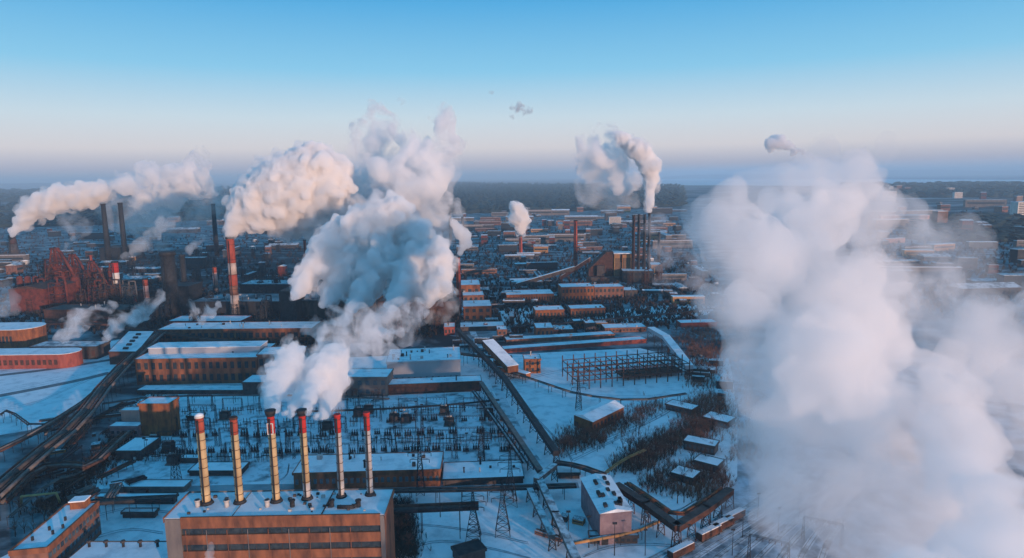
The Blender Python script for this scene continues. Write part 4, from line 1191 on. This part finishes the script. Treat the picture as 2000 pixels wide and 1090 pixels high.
_bm = bmesh.new(); bmesh.ops.create_icosphere(_bm, subdivisions=2, radius=1)
IV = np.array([x.co[:] for x in _bm.verts]); IF = np.array([[q.index for q in x.verts] for x in _bm.faces]); _bm.free()
def puff_mesh(name, blobs, m, vox, seed, kids=8, spread=.85, ks=(.3, .5), disp=1.0):
    rg = random.Random(seed)
    rv = lambda: Vector((rg.gauss(0, 1), rg.gauss(0, 1), rg.gauss(0, 1)))
    bl = []
    for c, r in blobs:
        bl.append((c, r))
        for _ in range(kids):
            u = rv().normalized()
            r2 = r * rg.uniform(*ks); c2 = c + u * r * spread
            bl.append((c2, r2))
            for _q in range(4):
                u2 = (rv() + u * 1.5).normalized()
                r3 = r2 * rg.uniform(.3, .5)
                if r3 > vox * .7: bl.append((c2 + u2 * r2 * .85, r3))
    V = np.concatenate([IV * r + np.array(c[:]) for c, r in bl])
    Fc = np.concatenate([IF + i * len(IV) for i in range(len(bl))])
    me = bpy.data.meshes.new(name)
    me.from_pydata(V.tolist(), [], Fc.tolist())
    o = bpy.data.objects.new(name, me)
    COL.objects.link(o)
    q = o.modifiers.new('r', 'REMESH'); q.mode = 'VOXEL'; q.voxel_size = vox
    tx = []
    for s, a in ((vox * 12, -vox * 4.2), (vox * 5.5, -vox * 2.4), (vox * 2.8, -vox * 1.1)):
        t = bpy.data.textures.new(name, 'VORONOI'); t.noise_scale = s; tx.append(t)
        d = o.modifiers.new('d', 'DISPLACE'); d.texture = t; d.strength = a * disp; d.mid_level = .5; d.texture_coords = 'GLOBAL'
    q = o.modifiers.new('r', 'REMESH'); q.mode = 'VOXEL'; q.voxel_size = vox * .95; q.use_smooth_shade = True
    dg = bpy.context.evaluated_depsgraph_get()
    m2 = bpy.data.meshes.new_from_object(o.evaluated_get(dg))
    o.modifiers.clear(); o.data = m2
    bpy.data.meshes.remove(me)
    for t in tx: bpy.data.textures.remove(t)
    m2.materials.clear(); m2.materials.append(m)
    return o
HALO = {11: .05, 21: .07, 31: .08, 41: .16, 71: .06, 81: .05, 61: .06}
SHADE8 = [(Vector(c), r_) for c, r_ in (((58, 112, 6), 15), ((60, 113, 26), 18), ((62, 116, 42), 18), ((78, 120, 30), 24), ((85, 128, 48), 20), ((112, 140, 48), 20))]  # unseen steam blobs below the frame, added to shade the power station's right half
def plume(label, layers, name='steam_plume', cat='steam plume', group=None):
    """layers: (part name, [(px, py, radius px, Y)], density, voxel, seed, extra)"""
    e = None
    for (pn, pts, dens, vox, seed, ex) in layers:
        bl = []
        for (x, y, r, Y) in pts:
            c = P(x, y, Y)
            bl.append((c, r * (c - O3).length / F))
        if seed == 81: bl += SHADE8
        if e is None: e = empty(name, bl[0][0], label, cat, group)
        ex = dict(ex); het = ex.pop('het', None); low = ex.pop('low', 0.0); col = ex.pop('col', (.997, .997, .998))
        o = puff_mesh(pn, bl, volmat(pn, dens, col, het=het, low=low), vox, seed, **ex)
        o.parent = e
        o.matrix_parent_inverse = Matrix.Translation(-e.location)
        if seed in HALO:
            rg = random.Random(seed)
            bl2 = [(c + Vector((rg.gauss(0, 1), rg.gauss(0, 1), rg.gauss(0, 1))) * rr * .15, rr * 1.16) for c, rr in bl[::2]]
            o = puff_mesh('torn_edge', bl2, volmat('torn_edge', dens * .3, het=HALO[seed]), vox * 1.5, seed + 500, kids=10, spread=.95)
            o.parent = e
            o.matrix_parent_inverse = Matrix.Translation(-e.location)
    return e
def dn(pts, Y0, Y1=None):
    out = [pts[0]]
    for a, b in zip(pts, pts[1:]):
        k = max(1, math.ceil(math.hypot(b[0] - a[0], b[1] - a[1]) / (.55 * min(a[2], b[2]))))
        out += [tuple(p + (q - p) * (i + 1) / k for p, q in zip(a, b)) for i in range(k)]
    return ln(out, Y0, Y1)
def ln(pts, Y0, Y1=None):
    Y1 = Y0 if Y1 is None else Y1
    n = max(1, len(pts) - 1)
    return [(x, y, r, Y0 + (Y1 - Y0) * i / n) for i, (x, y, r) in enumerate(pts)]
# 1 far left
plume('pale plume blowing right from the wide stack at far left', [
    ('dense_steam', dn([(28, 456, 5), (28, 452, 6), (42, 434, 10), (60, 414, 15), (85, 398, 19), (112, 388, 19), (140, 388, 19), (165, 382, 18), (192, 374, 18)], 1230, 1250), .25, 1.9, 11, {}),
    ('thin_steam', ln([(215, 370, 20), (250, 360, 22), (285, 348, 24), (320, 352, 24), (355, 345, 26), (385, 325, 26), (398, 300, 14), (380, 360, 30), (330, 380, 28), (280, 385, 26)], 1250, 1300), .13, 2.4, 12, dict(het=.03)),
    ('veil', ln([(240, 420, 34), (300, 430, 45), (360, 420, 45), (400, 390, 35), (150, 430, 26)], 1330), .016, 4, 13, dict(het=.018))])
# 2 warm plume from the banded chimney
YW = G(461, 622).y
plume('big warm white plume rising right from the banded chimney', [
    ('dense_steam', dn([(447, 460, 6), (452, 456, 8), (460, 440, 14), (475, 420, 24), (490, 392, 30), (505, 425, 28), (520, 360, 32), (545, 395, 42), (560, 345, 38), (590, 385, 45), (600, 330, 40), (635, 350, 42), (645, 395, 32), (560, 430, 30), (625, 310, 28), (470, 365, 14), (655, 330, 26)], YW, YW + 50), .40, 1.15, 21, {}),
    ('thin_steam', ln([(700, 300, 34), (715, 260, 32), (735, 222, 22), (760, 240, 22), (690, 350, 36), (745, 285, 34), (725, 330, 36), (690, 395, 30), (782, 200, 7)], YW + 60, YW + 90), .09, 1.7, 22, dict(het=.035)),
    ('low_steam', ln([(590, 440, 18), (560, 455, 14), (610, 455, 16), (640, 440, 20)], YW + 20), .12, 1.5, 23, {})])
# 3 middle grey-blue plume
plume('broad blue grey cloud from the quenching hall in the middle', [
    ('dense_steam', dn([(574, 578, 8), (586, 562, 16), (602, 540, 22), (622, 512, 28), (645, 482, 32)], 590, 640) + dn([(632, 596, 10), (645, 570, 20), (665, 535, 28), (690, 500, 34)], 600, 640)
        + dn([(690, 600, 12), (706, 575, 22), (725, 540, 30), (745, 500, 38)], 600, 640) + dn([(768, 595, 14), (782, 570, 24), (800, 535, 32), (815, 500, 34)], 600, 640)
        + dn([(840, 580, 18), (856, 550, 26), (862, 515, 24), (852, 485, 22)], 610, 640) + ln([(700, 455, 40), (750, 440, 44), (775, 408, 28), (800, 460, 40), (660, 450, 26), (740, 480, 40), (620, 480, 20)], 650, 660), .30, 1.1, 31, {}),
    ('thin_steam', ln([(780, 370, 48), (835, 350, 44), (740, 340, 36), (860, 290, 32), (870, 240, 26), (868, 215, 13), (805, 290, 36), (890, 280, 18), (850, 410, 42), (800, 320, 40), (780, 260, 20), (700, 410, 30)], 720, 760), .13, 1.9, 32, dict(het=.03)),
    ('veil', ln([(850, 440, 50), (830, 380, 60), (870, 330, 35), (760, 620, 40), (820, 620, 36)], 760, 700), .02, 3, 33, dict(het=.025))])
# 4 steam of the power station stacks
plume('ribbons of white steam leaving the third and fourth roof stacks', [
    ('dense_steam', dn([(541, 806, 5), (534, 796, 11), (531, 778, 16), (538, 755, 20), (550, 730, 25), (566, 705, 28)], 236, 300) + dn([(556, 806, 7), (568, 806, 8), (576, 788, 11), (588, 765, 14), (605, 735, 18)], 240, 300)
        + dn([(601, 805, 5), (600, 788, 11), (604, 768, 17), (615, 745, 23), (630, 715, 30)], 236, 300) + dn([(618, 808, 6), (624, 812, 7), (636, 812, 10), (640, 792, 14), (648, 768, 19), (655, 738, 26), (652, 700, 30)], 242, 310), .30, .6, 41, {}),
    ('rising_steam', ln([(650, 680, 30), (640, 650, 26), (680, 650, 34), (700, 620, 34), (725, 665, 28), (670, 715, 26), (660, 615, 22), (620, 640, 24), (760, 620, 34), (800, 605, 30), (740, 660, 30), (690, 690, 26)], 320, 380), .13, 1.0, 42, dict(het=.07)),
    ('veil', ln([(575, 760, 30), (600, 715, 36), (560, 740, 26), (700, 690, 34), (740, 640, 38), (790, 650, 34), (820, 615, 26), (760, 690, 22)], 330, 430), .05, 1.5, 43, dict(het=.05))])
# 5 6 7
yc = G(897, 612).y
plume('small pinkish plume from the tall red chimney', [('dense_steam', dn([(897, 495, 5), (903, 484, 8), (912, 470, 11), (905, 458, 11), (893, 446, 10), (886, 436, 8)], yc, yc + 10), .25, 1.0, 51, {})])
yc = G(1017, 500).y
plume('small round bright white puff above the far red stack', [('dense_steam', dn([(1017, 456, 6), (1018, 444, 10), (1020, 430, 13), (1008, 432, 13), (1012, 415, 13), (1004, 402, 9), (1024, 415, 8)], yc), .4, 1.5, 61, {})])
yc = G(1266, 548).y
plume('bright topped plume drifting left from the four dark chimneys', [
    ('dense_steam', dn([(1266, 412, 5), (1267, 398, 8), (1269, 378, 10), (1271, 355, 13), (1272, 332, 17), (1262, 308, 19), (1245, 292, 17), (1228, 278, 15), (1212, 270, 13)], yc, yc + 20), .35, 1.4, 71, {}),
    ('thin_steam', ln([(1190, 262, 20), (1172, 248, 13), (1160, 272, 20), (1138, 285, 18), (1130, 305, 16), (1165, 305, 28), (1200, 300, 30), (1225, 320, 26), (1185, 335, 30), (1150, 335, 26), (1215, 355, 30), (1240, 345, 20)], yc + 30, yc + 60), .16, 1.9, 72, dict(het=.025)),
    ('veil', ln([(1150, 370, 34), (1200, 380, 34), (1235, 390, 18), (1180, 400, 18)], yc + 60), .02, 3.4, 73, dict(het=.02))])
# 8 giant at right
soft = dict(kids=9, spread=.8, ks=(.3, .55), disp=1.3)
plume('huge soft steam cloud filling the right side', [
    ('dense_steam', ln([(2040, 1330, 100), (2010, 1200, 80), (1985, 1090, 64), (1945, 1000, 60), (1900, 930, 60), (1880, 860, 60), (1860, 790, 54), (1835, 735, 44), (1850, 695, 24)], 120, 280)
        + ln([(1660, 770, 90), (1600, 700, 100), (1680, 680, 80), (1620, 600, 90), (1560, 520, 76), (1600, 440, 56), (1640, 390, 36), (1540, 430, 54), (1690, 620, 50)], 250, 350), .07, 1.3, 81, soft),
    ('middle_steam', ln([(1500, 790, 74), (1470, 700, 72), (1455, 610, 72), (1470, 500, 80), (1410, 435, 66), (1380, 450, 44), (1500, 380, 56), (1580, 350, 50), (1660, 350, 52), (1690, 310, 26), (1700, 420, 52), (1700, 540, 50), (1730, 840, 90), (1780, 900, 80), (1560, 840, 84), (1600, 900, 60), (1490, 860, 60)], 260, 400), .065, 1.7, 82, dict(soft, het=.018, low=.5)),
    ('thin_steam', ln([(1800, 1080, 140), (1690, 960, 130), (1580, 930, 100), (1480, 880, 60), (1650, 1060, 90), (1760, 1000, 120), (1520, 960, 60)], 240, 300), .035, 2.2, 84, dict(soft, het=.02, low=.25)),
    ('veil', ln([(1760, 1120, 180), (1600, 960, 120), (1460, 880, 60), (1700, 480, 90), (1470, 600, 100), (1360, 470, 46), (1730, 300, 30), (1610, 300, 36)], 200, 380), .014, 3.0, 83, dict(soft, het=.018))])
plume('thinner ragged cloud right of the huge one', [
    ('thin_steam', ln([(1990, 930, 90), (1960, 800, 80), (1900, 700, 70), (1840, 640, 66), (1790, 570, 62), (1830, 500, 50), (1760, 500, 56), (1770, 430, 40), (1880, 560, 40), (2010, 700, 90)], 330, 420), .035, 1.9, 85, dict(het=.022, kids=12, spread=.9, ks=(.3, .55), disp=1.6)),
    ('veil', ln([(1900, 640, 110), (1960, 780, 120), (1820, 520, 80), (1880, 500, 50), (2000, 900, 140)], 430, 460), .012, 2.8, 86, dict(soft, het=.016))])
# low and small wisps
plume('blue grey wisps drifting low in front of the blast furnaces', [('thin_steam', ln([(122, 655, 10), (140, 640, 15), (165, 622, 17), (195, 608, 14), (215, 598, 9)], 560, 600) + ln([(208, 660, 9), (225, 645, 15), (245, 625, 17), (270, 610, 16), (295, 595, 13), (315, 575, 9)], 560, 620), .12, 1.2, 91, dict(het=.05, kids=12, spread=1.0, ks=(.25, .5)))])
plume('pale wisps curling up left of the banded chimney foot', [('thin_steam', ln([(378, 610, 8), (372, 592, 6), (392, 615, 12), (412, 612, 11), (428, 595, 8), (405, 590, 8)], 600, 620), .15, 1.1, 92, dict(het=.06, kids=12, spread=1.0, ks=(.25, .5)))])
plume('wisp blowing right from the short banded chimney', [('thin_steam', ln([(235, 508, 5), (246, 500, 8), (262, 490, 11), (280, 478, 13), (298, 460, 14), (320, 440, 14)], G(232, 590).y, G(232, 590).y + 60), .05, 1.6, 93, dict(het=.04))])
plume('small wisp behind the black towers', [('thin_steam', ln([(355, 498, 5), (368, 490, 8), (382, 480, 9), (392, 466, 8)], 950), .06, 1.8, 94, dict(het=.04))])
plume('tiny white puff above the blast furnaces', [('thin_steam', ln([(128, 486, 4), (131, 476, 5), (140, 465, 5)], 900), .05, 1.8, 95, {})])
plume('thin steam over the snowy roof left edge beside red shed', [('thin_steam', ln([(5, 605, 16), (15, 580, 14), (8, 560, 9)], 620), .02, 2, 96, {})])
plume('small steam jet rising in front of the power station wall', [('thin_steam', ln([(404, 1100, 12), (408, 1080, 7), (413, 1068, 5), (412, 1060, 3)], 208), .12, .5, 97, {})])
plume('dark torn smoke scrap floating alone in the sky', [('thin_smoke', ln([(1022, 212, 9), (1008, 214, 9), (1034, 216, 7), (998, 228, 5), (1014, 204, 5)], 1400), .10, 1.5, 98, dict(het=.08, col=(.75, .77, .8), kids=12, spread=1.1))], 'smoke_scrap', 'smoke')
plume('tiny smoke speck high in the sky', [('thin_smoke', ln([(960, 181, 4), (957, 178, 2)], 1400), .05, 1.6, 99, dict(col=(.7, .72, .75)))], 'smoke_scrap', 'smoke')
plume('far curl of smoke above the horizon behind the huge cloud', [('dense_smoke', ln([(1588, 308, 2.5), (1580, 302, 4), (1568, 297, 6), (1552, 294, 9), (1535, 285, 10), (1520, 275, 13), (1505, 282, 11), (1510, 270, 9)], 2500, 2550), .07, 3.2, 100, dict(col=(.97, .97, .98), kids=11, disp=1.4))], 'smoke_plume', 'smoke')
plume('thin grey smoke over the halls between red chimney and grey hall', [('veil', ln([(880, 600, 18), (870, 570, 16), (850, 620, 20), (800, 640, 20)], 640), .04, 2, 101, dict(het=.05))], 'smoke_plume', 'smoke')
plume('grey smoke drifting right behind the four dark chimneys', [('veil', ln([(1280, 440, 20), (1300, 470, 30), (1330, 500, 35), (1310, 540, 30), (1350, 560, 35), (1290, 500, 28)], 900, 850), .018, 3, 102, dict(het=.025, col=(.9, .9, .93)))], 'smoke_plume', 'smoke')

# ------------------------------------------------------------------ air
b = MB().box(-60000, 60000, -1500, 62000, -4, 330)
hz = b.build('haze', volmat('haze', .000085, (.58, .82, 1.0), 0))
hz['kind'] = 'stuff'
for k_, o_ in protos.items(): pass
